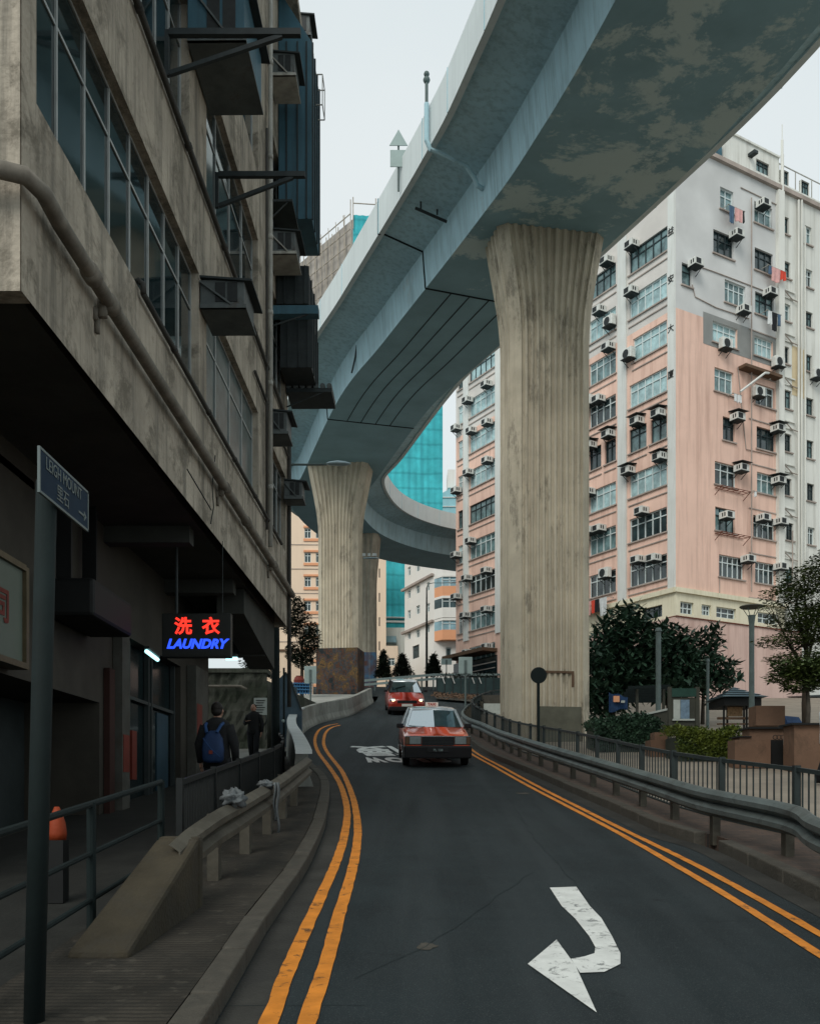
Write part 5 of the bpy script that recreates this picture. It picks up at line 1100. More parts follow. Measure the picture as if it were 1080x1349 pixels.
# roof edge, roof house and railing
mb = MB(); PR.box(mb, -.1, E3, ROOF, ROOF+.25, -.6, .22); mb.build('roof_edge', 'ledge', pink); mb = MB(); PL.box(mb, 0, END, ROOF+.001, ROOF+.24, -.6, .15); mb.build('roof_edge', 'ledge', pink)
mb = MB(); a_, b_ = Vector(PR.p(.1,0,-.3)), Vector(PR.p(E3,0,-.3)); c_ = Vector(PL.p(END,0,-.3)); d_ = b_+c_-a_; mb.loft([[(v.x,v.y,ROOF-.3) for v in (a_,b_,d_,c_)],[(v.x,v.y,ROOF-.01) for v in (a_,b_,d_,c_)]]); mb.build('roof', 'ledge', pink)
PH = Face(PR.p(sR(978),0,-1.0)[:2], dR, (dR.y,-dR.x)); f_ = lambda x: PH.s_of(x); z2 = PH.z_of(985,188)
hh = [(f_(996), f_(1013), PH.z_of(996,224), PH.z_of(996,208)), (f_(1029.5), f_(1039), PH.z_of(1030,243), PH.z_of(1030,222)), (f_(1055.5), f_(1066), PH.z_of(1056,255), PH.z_of(1056,236))]
s9 = f_(1026); mb = MB(); PH.wall(mb, 0, s9, ROOF, z2, [hh[0]], .2); PH.box(mb, -.1, s9, z2, z2+.12, -3, .1); PH.wall(mb, s9, s9+14, ROOF, z2-1.6, hh[1:], .2); PH.box(mb, s9, s9+14, z2-1.6, z2-1.5, -3, .05)
p_, q_ = PH.p(0,0), PH.p(0,0,-5); mb.face([(p_[0],p_[1],ROOF),(q_[0],q_[1],ROOF),(q_[0],q_[1],z2),(p_[0],p_[1],z2)]); p_, q_ = PH.p(s9,0), PH.p(s9,0,-5); mb.face([(p_[0],p_[1],ROOF),(q_[0],q_[1],ROOF),(q_[0],q_[1],z2),(p_[0],p_[1],z2)]); mb.build('roof_house', 'white_wall', pink)
for h in hh: PH.window(pink, h, 3, 'frame_dark', 'pane_mid', .15, .3, .05, sill=False)
mb = MB(); PH.box(mb, -.9, -.2, ROOF+.1, z2-.4, -1.6, -.4); mb.build('water_tank', 'teal_metal', pink)
mb = MB(); PH.box(mb, f_(985), f_(990), PH.z_of(985,206), PH.z_of(985,202), 0, .5); mb.build('vent_hood', 'steel_dark', pink)
mb = MB(); zt_ = z2-1.5; 
for k in range(8): mb.bar(PH.p(s9+.1+k*1.6,zt_,-.1), PH.p(s9+.1+k*1.6,zt_+1.3,-.1), .05)
mb.bar(PH.p(s9-1.2,zt_+1.3,-.1), PH.p(s9+12,zt_+1.3,-.1), .05); mb.build('railing', 'pipe_pale', pink)
mb = MB(); mb.tube([PH.p(f_(1027.5),ROOF,.15), PH.p(f_(1027.5),PH.z_of(1027,186),.15)], .09, 8); mb.tube([PH.p(f_(1027.5),PH.z_of(1027,186),.15), PH.p(f_(1027.5),PH.z_of(1027,165),.15)], .03, 8); mb.build('vent_pipe', 'white_wall', pink)
# ---- air conditioners: one of each kind, then copies
def make_ac(kind):
    t = thing('air_conditioner', 'x', 'air conditioner', (0,0,-30), world=False, group='air conditioners on the pink block'); t['_w'] = [0,0,0]
    if kind == 'fan':
        mb = MB(); mb.box((-.42,-.45,0),(.42,-.1,.62)); mb.build('casing', 'ac_white', t, bevel=.02)
        mb = MB(); mb.loft([[(.08*0+r*cos(2*pi*k/20)-.06, -.455-o, .31+r*sin(2*pi*k/20)) for k in range(20)] for r, o in ((.25,0),(.25,.01),(.02,.012))]); mb.build('fan_grille', 'ac_dark', t)
    else:
        mb = MB(); mb.box((-.34,-.62,0),(.34,.0,.40)); mb.build('casing', 'ac_white', t, bevel=.015)
        mb = MB(); mb.box((-.28,-.632,.05),(.10,-.62,.35)); mb.build('grille', 'ac_dark', t)
        for s_ in (1,-1):
            mb = MB()
            for k in range(2): mb.box((s_*.335,-.50+.17*k,.10),(s_*.345,-.41+.17*k,.32))
            mb.build('side_vent', 'ac_dark', t)
    mb = MB(); mb.box((-.36,-.60,-.04),(.36,.05,-.005)); mb.bar((-.3,-.5,-.02),(-.3,.0,-.35), .03); mb.bar((.3,-.5,-.02),(.3,.0,-.35), .03); mb.build('bracket', 'steel_dark', t)
    if kind == 'hood': mb = MB(); mb.hexa([(-.45,-.80,.47),(.45,-.80,.47),(.45,.05,.56),(-.45,.05,.56)],[(-.45,-.80,.49),(.45,-.80,.49),(.45,.05,.59),(-.45,.05,.59)]); mb.build('hood', 'steel_dark', t)
    return t
acs = {k: make_ac(k) for k in ('plain','hood','fan')}
for a in acs.values(): reg(a)
used = set()
ORD = ['top','second','third','fourth','fifth','sixth','seventh','eighth','lowest']
def put_ac(fc, x, y, kind, label, seen={}):
    s_ = fc.s_of(x); z = fc.z_of(x, y)-.2; p_ = fc.p(s_, z, .0); rz = atan2(fc.n.y, fc.n.x)+pi/2
    a = acs[kind]
    if kind not in used: used.add(kind); o = a; o.location = p_; o.rotation_euler = (0,0,rz)
    else: o = dup(a, p_, rz)
    n_ = seen.get(label, 0); seen[label] = n_+1
    o['label'] = label+('', ', farther one', ', nearest one')[min(n_,2)]
def row_of(fc, x, y):
    z = fc.z_of(x,y); k = min(range(9), key=lambda i: abs(RT_[i]-.3-z)); return k
kd = {'plain':'window air conditioner','hood':'hooded window air conditioner','fan':'white fan unit'}
for x, y, kind in [(837,324,'plain'),(836,385,'plain'),(832,470,'fan'),(844,556,'hood'),(872,546,'hood'),(832,621,'hood'),(874,603,'hood'),(850,674,'plain'),(845,738,'plain'),(866,736,'plain'),
     (804,345,'plain'),(794,410,'plain'),(807,427,'fan'),(806,458,'plain'),(778,532,'fan'),(793,527,'plain'),(782,588,'hood'),(806,573,'hood'),(780,649,'plain'),(782,700,'plain'),(794,697,'plain'),(801,758,'fan')]:
    k = row_of(PL, x, y); put_ac(PL, x, y, kind, f"{kd[kind]} in the {ORD[k]} row {'beside the lettered corner strip' if x > 820 else 'next to the big pier'}")
for x, y, kind in [(645,507,'plain'),(620,528,'plain'),(625,568,'plain'),(646,557,'plain'),(621,623,'plain'),(646,607,'plain'),(624,713,'plain'),(619,762,'plain'),(645,752,'plain'),(617,811,'plain'),(645,803,'plain'),(620,860,'plain'),(646,852,'plain')]:
    k = row_of(PL, x, y); put_ac(PL, x, y, kind, f"small {kd[kind]} in the {ORD[k]} row left of the pier")
for x, y, kind in [(1000,272,'plain'),(965,312,'plain'),(911,350,'plain'),(974,411,'plain'),(951,458,'fan'),(1009,388,'plain'),(1020,482,'fan'),(994,521,'fan'),(966,552,'hood'),(1019,567,'hood'),(971,619,'hood'),(1020,635,'hood'),(952,681,'plain'),(1000,684,'plain'),(1023,689,'plain'),(980,738,'plain'),(1023,748,'plain'),(1071,497,'fan')]:
    k = row_of(PR, x, y); put_ac(PR, x, y, kind, f"{kd[kind]} of the side face, {ORD[k]} row, {'by the corner' if x < 930 else 'first column' if x < 985 else 'beside the white pilaster' if x < 1040 else 'on the white wall'}")
for j, (y) in enumerate((568,650,735,790)):
    p_ = PL.p(PL.s_of(605), PL.z_of(605, y)); o = dup(acs['plain'], p_, atan2(PL.n.y, PL.n.x)+pi/2); o['label'] = f"air conditioner on the narrow far edge of the pink block, {('uppermost','second down','third down','lowest')[j]} there"
# ---- washing hung out
def laundry(fc, x0, y0, items, label, grp='washing hung out on the pink block', sc=1.0):
    s0 = fc.s_of(x0); z0 = fc.z_of(x0,y0); t = thing('hanging_laundry', label, 'laundry', fc.p(s0,z0,.5), group=grp)
    L_ = sum(w_ for w_, h_, m in items)+.1; mb = MB(); mb.tube([fc.p(s0-.1,z0,.5),fc.p(s0+L_,z0,.5)], .02, 6); mb.bar(fc.p(s0,z0,0),fc.p(s0,z0,.55), .03); mb.bar(fc.p(s0+L_-.1,z0,0),fc.p(s0+L_-.1,z0,.55), .03); mb.build('pole', 'pipe_pale', t)
    s_ = s0+.05; r = random.Random(x0)
    for w_, h_, m in items:
        mb = MB(); n = 6; rings = []
        for i in range(6):
            u = i/5; rings.append([fc.p(s_+(w_-.04)*k/n*(1-.06*u)+.01, z0-h_*u-(.04*sin(k*2.1) if i == 5 else 0), .5+.05*sin(k*1.7+s_*5)*u+.015) for k in range(n+1)]+[fc.p(s_+(w_-.04)*k/n*(1-.06*u)+.01, z0-h_*u-(.04*sin(k*2.1) if i == 5 else 0), .5+.05*sin(k*1.7+s_*5)*u-.015) for k in range(n, -1, -1)])
        mb.loft(rings); mb.build('garment', m, t); s_ += w_
    return t
laundry(PR, 951, 275, [(.45,1.0,'cloth_blue'),(.7,.75,'cloth_pink'),(.15,.7,'cloth_black')], 'pink towel and blue cloth hung under a high window of the grey wall')
laundry(PR, 1003, 354, [(.25,.5,'cloth_blue'),(.8,.85,'cloth_pink'),(.5,.55,'cloth_red')], 'pale pink sheet and red cloth hung beside the white pilaster')
laundry(PR, 1002, 413, [(.35,.8,'cloth_white'),(.5,1.1,'cloth_black'),(.3,.7,'cloth_blue')], 'black and white clothes hung two floors below the pink sheet')
laundry(PR, 957, 522, [(.3,.45,'cloth_white'),(.35,.45,'cloth_white')], 'small white things hung beside the big white fan unit')
laundry(PL, 808, 787, [(.7,1.1,'cloth_white'),(.4,.8,'cloth_black'),(.35,.8,'cloth_red'),(.4,.9,'cloth_pink'),(.4,.8,'cloth_blue'),(.5,.9,'cloth_black')], 'row of dark and red clothes with a white sheet over the tree crown')
laundry(PR, 984, 650, [(.2,.3,'cloth_white')], 'single white cloth on the rack under the middle windows')
for x0, x1, y, lb in ((941,978,643,'upper'),(941,978,703,'lower')):
    s0, s1 = sR(x0), sR(x1); z = PR.z_of(x0,y); t = thing('window_rack', f'rusty metal rack under a first column window of the side face, {lb} one', 'rack', PR.p(s0,z,0), group='window racks'); mb = MB()
    for o in (.05,.35,.6): mb.bar(PR.p(s0,z,o),PR.p(s1,z,o), .03)
    for k in range(6): mb.bar(PR.p(s0+(s1-s0)*k/5,z,.03),PR.p(s0+(s1-s0)*k/5,z,.62), .03)
    mb.bar(PR.p(s0,z,.6),PR.p(s0,z-.4,.03), .03); mb.bar(PR.p(s1,z,.6),PR.p(s1,z-.4,.03), .03); mb.build('rack', 'rust_red', t)
t = thing('metal_canopy', 'dark rusty canopy with pale bent pipes above the white fan unit', 'canopy', PR.p(sR(972),PR.z_of(972,484),0)); mb = MB(); PR.box(mb, sR(972), sR(1020), PR.z_of(972,487), PR.z_of(972,483), 0, .6); mb.build('sheet', 'awning_brown', t)
mb = MB(); mb.tube([PR.p(sR(x),PR.z_of(x,y),o) for x, y, o in ((966,520,.5),(995,497,.7),(1010,495,.4),(1012,500,.1))], .07, 6); mb.build('pipe', 'white_strip', t)

# ------------------------------------------------------------------ far buildings
def simple_building(name, label, faces, holes_mats, wallm, z0, z1, cat='building'): pass
# tower wrapped in teal netting
def nettower():
    A = (-7.56,125); F1 = Face(A, (1,.10), (.10,-1)); s1 = F1.s_of(583); zt_ = CH+(HY-283)/FP*125; t = thing('building_under_construction', 'tower under construction wrapped in bright teal netting behind the flyover', 'building', (A[0],A[1],g(90)-3))
    zb = F1.z_of(515,820); n = 14; mb = MB()
    for i in range(n):       # netting bulges between the scaffold poles
        for k in range(26):
            a, b = s1*i/n, s1*(i+1)/n; c, d = zb+(zt_-zb)*k/26, zb+(zt_-zb)*(k+1)/26; m_ = (a+b)/2; r = pk.uniform(.10,.16)
            P = [F1.p(a,c,.0),F1.p(m_,c,.12),F1.p(b,c,0),F1.p(b,d,0),F1.p(m_,d,.12),F1.p(a,d,0)]; q_ = F1.p(m_,(c+d)/2,r)
            for u in range(6): mb.face([P[u],P[(u+1)%6],q_])
    mb.build('netting', 'net_teal', t)
    F2 = Face(A, (-.62,.78), (-.78,-.62)); mb = MB(); F2.wall(mb, 0, 16, g(90)-3, zt_-.5, [], .1); F1.wall(mb, 0, s1, g(90)-3, zb-.2, [], .1); mb.build('wall', 'raw_conc', t)
    p_ = [Vector(F2.p(16,0)), Vector(A+(0,)), Vector(F1.p(s1,0))]; q_ = Vector(F1.p(s1,0,-14)); mb = MB(); mb.face([(p_[2].x,p_[2].y,g(90)-3),(q_.x,q_.y,g(90)-3),(q_.x,q_.y,zt_),(p_[2].x,p_[2].y,zt_)]); mb.build('netting_side', 'net_teal', t)
    mb = MB()
    for k in range(12): mb.bar(F2.p(16*k/11,zt_-16,.4),F2.p(16*k/11,zt_+pk.uniform(-1,2.2),.4), .12)
    for k in range(8): mb.bar(F2.p(0,zt_-14+2*k,.45),F2.p(16,zt_-14+2*k,.45), .10)
    for k in range(9): mb.bar(F2.p(1.8*k,zt_-14,.5),F2.p(1.8*k+1.6,zt_+.5,.5), .08)
    mb.build('bamboo_scaffold', 'bamboo', t)
    mb = MB()
    for k in range(5): mb.bar(F1.p(s1*k/4,zt_-2,.3),F1.p(s1*k/4,zt_+2.2,.3), .12)
    mb.bar(F1.p(0,zt_+1.4,.3),F1.p(s1,zt_+1.4,.3), .1); mb.build('bamboo_scaffold', 'bamboo', t)
    mb = MB(); F1.box(mb, 3, s1, zb-1.6, zb-.2, .0, .6); mb.build('platform', 'net_teal', t); mb = MB(); F1.box(mb, 3, s1, zb-.15, zb+.1, -.1, .8); F1.box(mb, 3, s1, zb+.5, zb+.6, .1, .8); mb.build('platform_rail', 'far_white', t)
nettower()
t = thing('glass_tower', 'distant pale blue glass block between the teal tower and the pink block', 'building', (7.3,175,g(90)-3)); mb = MB(); X = lambda x: (x-CX)/FP*175; zz_ = lambda y: CH+(HY-y)/FP*175
mb.hexa([(X(578),175,10),(X(606),175,10),(X(606),188,10),(X(578),188,10)],[(X(578),175,zz_(652)),(X(606),175,zz_(636)),(X(606),188,zz_(636)),(X(578),188,zz_(652))]); mb.build('wall', 'net_pale', t)
mb = MB()
for k in range(9): mb.box((X(577),174.8,zz_(655+k*12)),(X(607),174.98,zz_(655.8+k*12)))
mb.build('floor_band', 'far_white', t); mb = MB(); mb.box((X(590),176,zz_(640)),(X(600),182,zz_(616))); mb.build('roof_plant', 'far_white', t)
# cream block behind the second pier
def far_block(name, label, F_, s0, s1, z0, z1, wins, wallm, depth=12, trim=None):
    t = thing(name, label, 'building', F_.p(s0,z0)); mb = MB(); F_.wall(mb, s0, s1, z0, z1, [w_[:4] for w_ in wins], .25); mb.build('wall', wallm, t)
    a, b, c, d = (F_.p(s0,0), F_.p(s1,0), F_.p(s1,0,-depth), F_.p(s0,0,-depth)); mb = MB()
    for p_, q_ in ((b,c),(c,d),(d,a)): mb.face([(p_[0],p_[1],z0),(q_[0],q_[1],z0),(q_[0],q_[1],z1),(p_[0],p_[1],z1)])
    mb.face([(p_[0],p_[1],z1) for p_ in (a,b,c,d)]); mb.build('side_wall', wallm, t)
    for w_ in wins:
        F_.window(t, w_[:4], w_[4], w_[5] if len(w_) > 5 else 'frame_white', w_[6] if len(w_) > 6 else 'far_pane', .18, .3, .08, sub=True, sill=False)
    return t
FC = Face(((335-CX)/FP*108,108), (1,.03), (.03,-1)); s_ = FC.s_of; wins = []
for k in range(8):
    y = 679+32*k
    for x0, x1 in ((401,409.5),(416,424),(440,449)): wins.append((s_(x0), s_(x1), FC.z_of(x0,y+30), FC.z_of(x0,y+17), 2, 'frame_white', 'far_pane'))
    wins.append((s_(499), s_(500.5), FC.z_of(499,y+50), FC.z_of(499,y+38), 1, 'frame_dark', 'far_pane'))
cb = far_block('apartment_block', 'cream apartment block with orange window bands beyond the second pier', FC, 0, s_(508.5), g(90)-4, FC.z_of(400,664), wins, 'far_cream')
for k in range(8):
    y = 679+32*k; mb = MB(); FC.box(mb, s_(400), s_(427), FC.z_of(400,y+34), FC.z_of(400,y+30.6), 0, .12); mb.build('orange_band', 'far_orange', cb); mb = MB(); FC.box(mb, s_(400), s_(427), FC.z_of(400,y+16.4), FC.z_of(400,y+14), 0, .18); mb.build('orange_band', 'far_orange', cb)
    mb = MB(); FC.box(mb, 0, s_(427), FC.z_of(400,y+39), FC.z_of(400,y+38.2), 0, .06); mb.build('ledge', 'ledge', cb)
FQ = Face(((507-CX)/FP*98,98), (1,0), (0,-1)); far_block('low_building', 'low yellow building with one window under the netted tower', FQ, FQ.s_of(506), FQ.s_of(524), g(90)-4, FQ.z_of(510,851), [(FQ.s_of(511), FQ.s_of(520), FQ.z_of(511,877), FQ.z_of(511,867), 2)], 'far_cream', 6)
FQ2 = Face(((506-CX)/FP*112,112), (1,0), (0,-1)); lb = far_block('low_building', 'grey podium with a small blue and red roof below the teal netting', FQ2, FQ2.s_of(507), FQ2.s_of(536), g(90)-4, FQ2.z_of(510,827), [], 'white_wall', 6)
mb = MB(); FQ2.box(mb, FQ2.s_of(508), FQ2.s_of(522), FQ2.z_of(510,849), FQ2.z_of(510,841), 0, 1.5); mb.build('canopy', 'far_pane_blue', lb)
# white block with bay windows and orange parapets
cx0 = (571-CX)/FP*100; FWL = Face((cx0,100), (-.42,1), (-1,-.42)); FWR = Face((cx0,100), (1,.0), (0,-1)); s_ = FWL.s_of; wins = []
for x0, x1, ys_ in ((537,541,(748,778,805,832)),(548,553,(743,772,799,830)),(562,566,(737,768,796,823))):
    for y in ys_: wins.append((s_(x1), s_(x0), FWL.z_of(x0,y+11), FWL.z_of(x0,y), 2, 'frame_white', 'far_pane'))
wins.append((s_(552), s_(543), FWL.z_of(543,869), FWL.z_of(543,852), 3, 'frame_dark', 'far_pane'))
zt_ = FWL.z_of(571,724)+1.5; wb = far_block('apartment_block', 'white apartment block with orange bay window parapets at the end of the street', FWL, 0, s_(533), g(90)-4, zt_, wins, 'far_white', 12)
mb = MB(); FWR.wall(mb, 0, 9, g(90)-4, zt_, [(1.3,1.9,FWR.z_of(575,867),FWR.z_of(575,853))], .25); mb.build('front_wall', 'far_white', wb)
FWR.window(wb, (1.3,1.9,FWR.z_of(575,867),FWR.z_of(575,853)), 1, 'frame_white', 'far_pane', .2, 0, .1, sill=False)
for yw, col, gl in ((735,'far_white','far_pane_blue'),(763,'far_orange','far_pane_blue'),(791,'far_white','far_pane'),(820,'far_orange','far_pane_blue')):
    z1_, z0_ = FWR.z_of(575,yw), FWR.z_of(575,yw+12); zp = FWR.z_of(575,yw+25)
    pl_ = lambda o: [(.1,0),(.9,o),(5.5,o),(6.4,0)]
    def bay(o, za, zb_, nm, m): mb = MB(); mb.loft([[FWR.p(a,za,b) for a, b in pl_(o)],[FWR.p(a,zb_,b) for a, b in pl_(o)]]); mb.build(nm, m, wb)
    bay(1.1, zp, z0_, 'bay_parapet', col); bay(1.0, z0_, z1_, 'bay_window', gl); bay(1.15, z1_, z1_+.25, 'bay_lintel', 'far_white')
    mb = MB()
    for k in range(7): x = .9+4.6*k/6; mb.box((cx0+x-.05,100-1.06,z0_),(cx0+x+.05,100-1.0,z1_))
    mb.box((cx0+.9,100-1.06,z0_+(z1_-z0_)*.65),(cx0+5.5,100-1.0,z0_+(z1_-z0_)*.72)); mb.build('bay_frame', 'frame_white', wb)
for y in (757,818): mb = MB(); FWL.box(mb, -.1, s_(531), FWL.z_of(571,y)-.15, FWL.z_of(571,y)+.1, 0, .3); mb.build('cornice', 'ledge', wb)
# ------------------------------------------------------------------ trees and planting
def leaves(mb, c, r, n, size, rnd, flat_=.5, droop=0, hollow=.35):
    for _ in range(n):
        while True:
            v = Vector((rnd.uniform(-1,1), rnd.uniform(-1,1), rnd.uniform(-1,1))); l = v.length
            if hollow < l < 1: break
        p = Vector((c[0]+v.x*r[0], c[1]+v.y*r[1], c[2]+v.z*r[2])); a = rnd.uniform(0, 2*pi); t_ = rnd.uniform(-flat_, flat_)+droop
        d = Vector((cos(a)*cos(t_), sin(a)*cos(t_), sin(t_))); s_ = Vector((-sin(a), cos(a), rnd.uniform(-.5,.5))).normalized(); L_ = size*rnd.uniform(.6,1.25); w_ = L_*rnd.uniform(.3,.45)
        mb.face([p, p+d*L_*.45+s_*w_*.5, p+d*L_, p+d*L_*.45-s_*w_*.5])
def tree(name, label, base, h, clumps, leafm, trunkm, size, n, tr=.12, rnd=None, flat_=.5, lean=(0,0), cat='tree', group=None, droop=0, hollow=.35):
    rnd = rnd or random.Random(int(base[0]*17+base[1]*7)); t = thing(name, label, cat, base, group=group)
    mb = MB(); bx, by, bz = base; top = Vector((bx+lean[0], by+lean[1], bz+h*.62))
    pts = [Vector((bx,by,bz-.2)), Vector((bx+lean[0]*.3+rnd.uniform(-.05,.05), by, bz+h*.2)), Vector((bx+lean[0]*.7, by+lean[1]*.7, bz+h*.42)), top]
    mb.tube(pts, [tr*1.15, tr, tr*.75, tr*.45], 8)
    for c, r in clumps:
        s_ = pts[1].lerp(pts[3], rnd.uniform(.3,.95)); e = Vector(c); m_ = s_.lerp(e, .5)+Vector((0,0,-.1*abs(e.x-s_.x))); mb.tube([s_, m_, e], [tr*.42, tr*.25, tr*.08], 6)
        for _ in range(3):
            q_ = e+Vector((rnd.uniform(-r[0],r[0])*.7, rnd.uniform(-r[1],r[1])*.7, rnd.uniform(-r[2],r[2])*.7)); mb.tube([m_.lerp(e,.5), q_], [tr*.14, tr*.04], 4)
    mb.build('trunk', trunkm, t, smooth=True)
    mb = MB(); tot = sum(r[0]*r[1]*r[2] for c, r in clumps)**1
    for c, r in clumps: leaves(mb, c, r, int(n*(r[0]*r[1]*r[2])/tot)+20, size, rnd, flat_, droop, hollow)
    mb.build('crown', leafm, t)
    return t
def P(x, y, Z): return W(x, y, Z)
def cl(x, y, Z, rx, rz, ry=None): return (P(x,y,Z), (rx, ry or rx, rz))
# big-leaved dark trees in front of the pink block
Z = 36
tree('broadleaf_tree', 'broad dark tree with big glossy leaves right beside the large pier', P(806,985,Z), 5.5, [cl(800,905,Z,1.1,1.2),cl(796,850,Z,.8,1.0),cl(820,825,Z,.9,.8),cl(843,850,Z,1.2,1.0),cl(838,895,Z,1.3,.9),cl(785,880,Z-1,.7,1.2),cl(815,870,Z+1,1.2,1.2),cl(833,808,Z,.5,.45),cl(790,925,Z,.9,.6),cl(862,830,Z,.6,.5)], 'leaf_dark', 'bark', .42, 5600, .14, flat_=.9)
Z = 37
tree('broadleaf_tree', 'dark glossy leaved tree behind the green notice board', P(880,985,Z), 5, [cl(875,870,Z,1.1,1.0),cl(890,845,Z,.8,.7),cl(868,900,Z,1.1,.7),cl(901,880,Z,.9,.8),cl(885,905,Z,1.2,.5),cl(855,870,Z,.8,.8),cl(905,852,Z,.45,.4)], 'leaf_dark', 'bark', .42, 3400, .12, flat_=.9)
Z = 38
tree('broadleaf_tree', 'smaller dark tree with sparse big leaves beside the pavilion roof', P(926,985,Z), 4.5, [cl(932,845,Z,.6,.5),cl(925,868,Z,.8,.5),cl(945,880,Z,.8,.5),cl(930,900,Z,.9,.5),cl(955,895,Z,.6,.35),cl(915,888,Z,.7,.5),cl(940,832,Z,.35,.25)], 'leaf_dark', 'bark', .40, 1600, .09, flat_=.9)
# feathery trees at the right edge
Z = 24
tree('feathery_tree', 'loose olive tree with layered feathery branches beside the disc lamp post', P(1062,975,Z), 4.6, [cl(1060,765,Z,.75,.35),cl(1030,785,Z,.6,.22),cl(1075,790,Z,.7,.4),cl(1045,815,Z,.8,.25),cl(1015,800,Z,.35,.10),cl(1070,835,Z,.9,.35),cl(1035,845,Z,.8,.18),cl(1060,870,Z,.9,.3),cl(1020,868,Z,.35,.08),cl(1092,750,Z,.7,.5),cl(1100,820,Z,.9,.6),cl(1072,812,Z+.5,.7,.35),cl(1046,778,Z+.4,.5,.3)], 'leaf_mid', 'bark', .12, 17000, .09, flat_=.35)
Z = 22
tree('feathery_tree', 'small green leafed tree with forked trunk behind the brown wall', P(1063,962,Z), 2.6, [cl(1045,880,Z,.5,.25),cl(1065,885,Z,.5,.28),cl(1028,893,Z,.35,.13),cl(1080,895,Z,.4,.25),cl(1055,903,Z,.45,.18),cl(1090,875,Z,.4,.3)], 'leaf_mid', 'bark_grey', .15, 5200, .055, flat_=.5)
def hedge(name, label, x0, x1, y0, y1, Z, dp, m, size, n, lump=0):
    t = thing(name, label, 'hedge', P((x0+x1)/2, y1, Z)); mb = MB(); a, b = P(x0,y1,Z), P(x1,y0,Z); r = random.Random(x0)
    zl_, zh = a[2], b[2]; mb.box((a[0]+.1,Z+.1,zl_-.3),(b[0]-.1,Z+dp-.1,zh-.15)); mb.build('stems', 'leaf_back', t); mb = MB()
    for _ in range(n):
        s_ = r.random(); 
        if s_ < .5: p = Vector((r.uniform(a[0],b[0]), Z+r.uniform(-.05,.1), r.uniform(zl_,zh)))
        else: p = Vector((r.uniform(a[0],b[0]), Z+r.uniform(0,dp), zh+r.uniform(-.15,.08)))
        p.z += .09*sin(p.x*3.1)+.06*sin(p.x*7.7+p.y*3); an = r.uniform(0,2*pi); d = Vector((cos(an),sin(an),r.uniform(-.3,1))).normalized(); s2 = d.cross(Vector((r.random(),r.random(),.3))).normalized(); L_ = size*r.uniform(.6,1.3)
        mb.face([p, p+d*L_*.5+s2*L_*.25, p+d*L_, p+d*L_*.5-s2*L_*.25])
    mb.build('foliage', m, t); return t
hedge('hedge', 'low dark green hedge behind the picket fence next to the large pier', 781, 872, 948, 985, 27, 1.6, 'leaf_dark', .11, 5200)
hedge('hedge', 'yellow green clipped hedge between the notice board and the brown steps', 891, 975, 962, 998, 23.5, 1.5, 'leaf_hedge', .08, 6500)
# ------------------------------------------------------------------ plaza furniture
def pbox(mb, x0, y0, x1, y1, Z, dp): a, b = P(x0,y1,Z), P(x1,y0,Z); mb.box((a[0],Z,a[2]),(b[0],Z+dp,b[2]))
def mk(name, label, cat, x, y, Z, group=None): return thing(name, label, cat, P(x,y,Z), group=group)
t = mk('planter_pier', 'short brick coloured pier at the end of the dark hedge', 'planter', 868, 990, 25.2)
mb = MB(); pbox(mb, 857, 975, 881, 1000, 25.2, .6); mb.build('base', 'brown_tile', t); mb = MB(); pbox(mb, 862, 965, 879, 975, 25.3, .45); mb.build('cap', 'brown_tile', t)
t = mk('notice_board', 'dark notice board with green header strip and a pinned blue sheet', 'notice board', 902, 990, 26)
mb = MB()
for x0, x1 in ((880.5,885),(916.5,921.5)): pbox(mb, x0, 905, x1, 992, 26, .12)
mb.build('post', 'board_frame', t); mb = MB(); pbox(mb, 885, 907, 917, 918, 25.98, .12); mb.build('header', 'board_green', t); mb = MB(); pbox(mb, 883, 919, 919, 956, 26.02, .1); mb.build('case', 'board_frame', t)
mb = MB(); pbox(mb, 887, 922, 896, 947, 25.99, .025); mb.build('sheet', 'paper', t); mb = MB(); pbox(mb, 896.5, 922, 908, 947, 25.98, .03); mb.build('sheet', 'paper_blue', t); mb = MB(); pbox(mb, 886, 947.2, 915, 949.5, 25.95, .08); mb.build('shelf', 'paper', t)
t = mk('park_pavilion', 'small pavilion with a grey blue pyramid roof over an information panel', 'pavilion', 967, 990, 31)
a, b = P(940,922,31), P(1001,922,31); ap = P(969,905,31); mb = MB(); y0_, y1_ = 30.2, 32.2
for k in range(5):
    u0, u1 = k/5, (k+1)/5; q0 = lambda u: [(a[0]+(ap[0]-a[0])*u, y0_+(31.2-y0_)*u), (b[0]+(ap[0]-b[0])*u, y0_+(31.2-y0_)*u), (b[0]+(ap[0]-b[0])*u, y1_+(31.2-y1_)*u), (a[0]+(ap[0]-a[0])*u, y1_+(31.2-y1_)*u)]
    z0_, z1_ = a[2]+(ap[2]-a[2])*u0+.0, a[2]+(ap[2]-a[2])*u1
    mb.hexa([(x, y, z0_+.03) for x, y in q0(u0)], [(x, y, z1_) for x, y in q0(min(u1,.97))])
mb.build('roof', 'roof_slate', t); mb = MB(); c0, c1 = P(946,932,31), P(994,922,31); mb.box((c0[0],30.4,c0[2]),(c1[0],32,c1[2])); mb.build('eaves', 'gate_black', t)
for x in (953,957.5,979.5,983): 
    mb = MB(); pbox(mb, x, 930, x+1.8, 992, 30.6 if x in (953,983) else 31.9, .08); mb.build('post', 'gate_black', t)
mb = MB(); pbox(mb, 958.5, 929, 978, 944, 30.9, .06); mb.build('panel', 'paper_warm', t)
mb = MB(); pbox(mb, 945, 945, 995, 948, 30.8, .06); pbox(mb, 945, 953, 995, 955, 30.8, .06); mb.build('rail', 'awning_brown', t)
t = mk('pergola', 'dark slatted pergola roof above the blue banner', 'pergola', 855, 950, 33)
mb = MB()
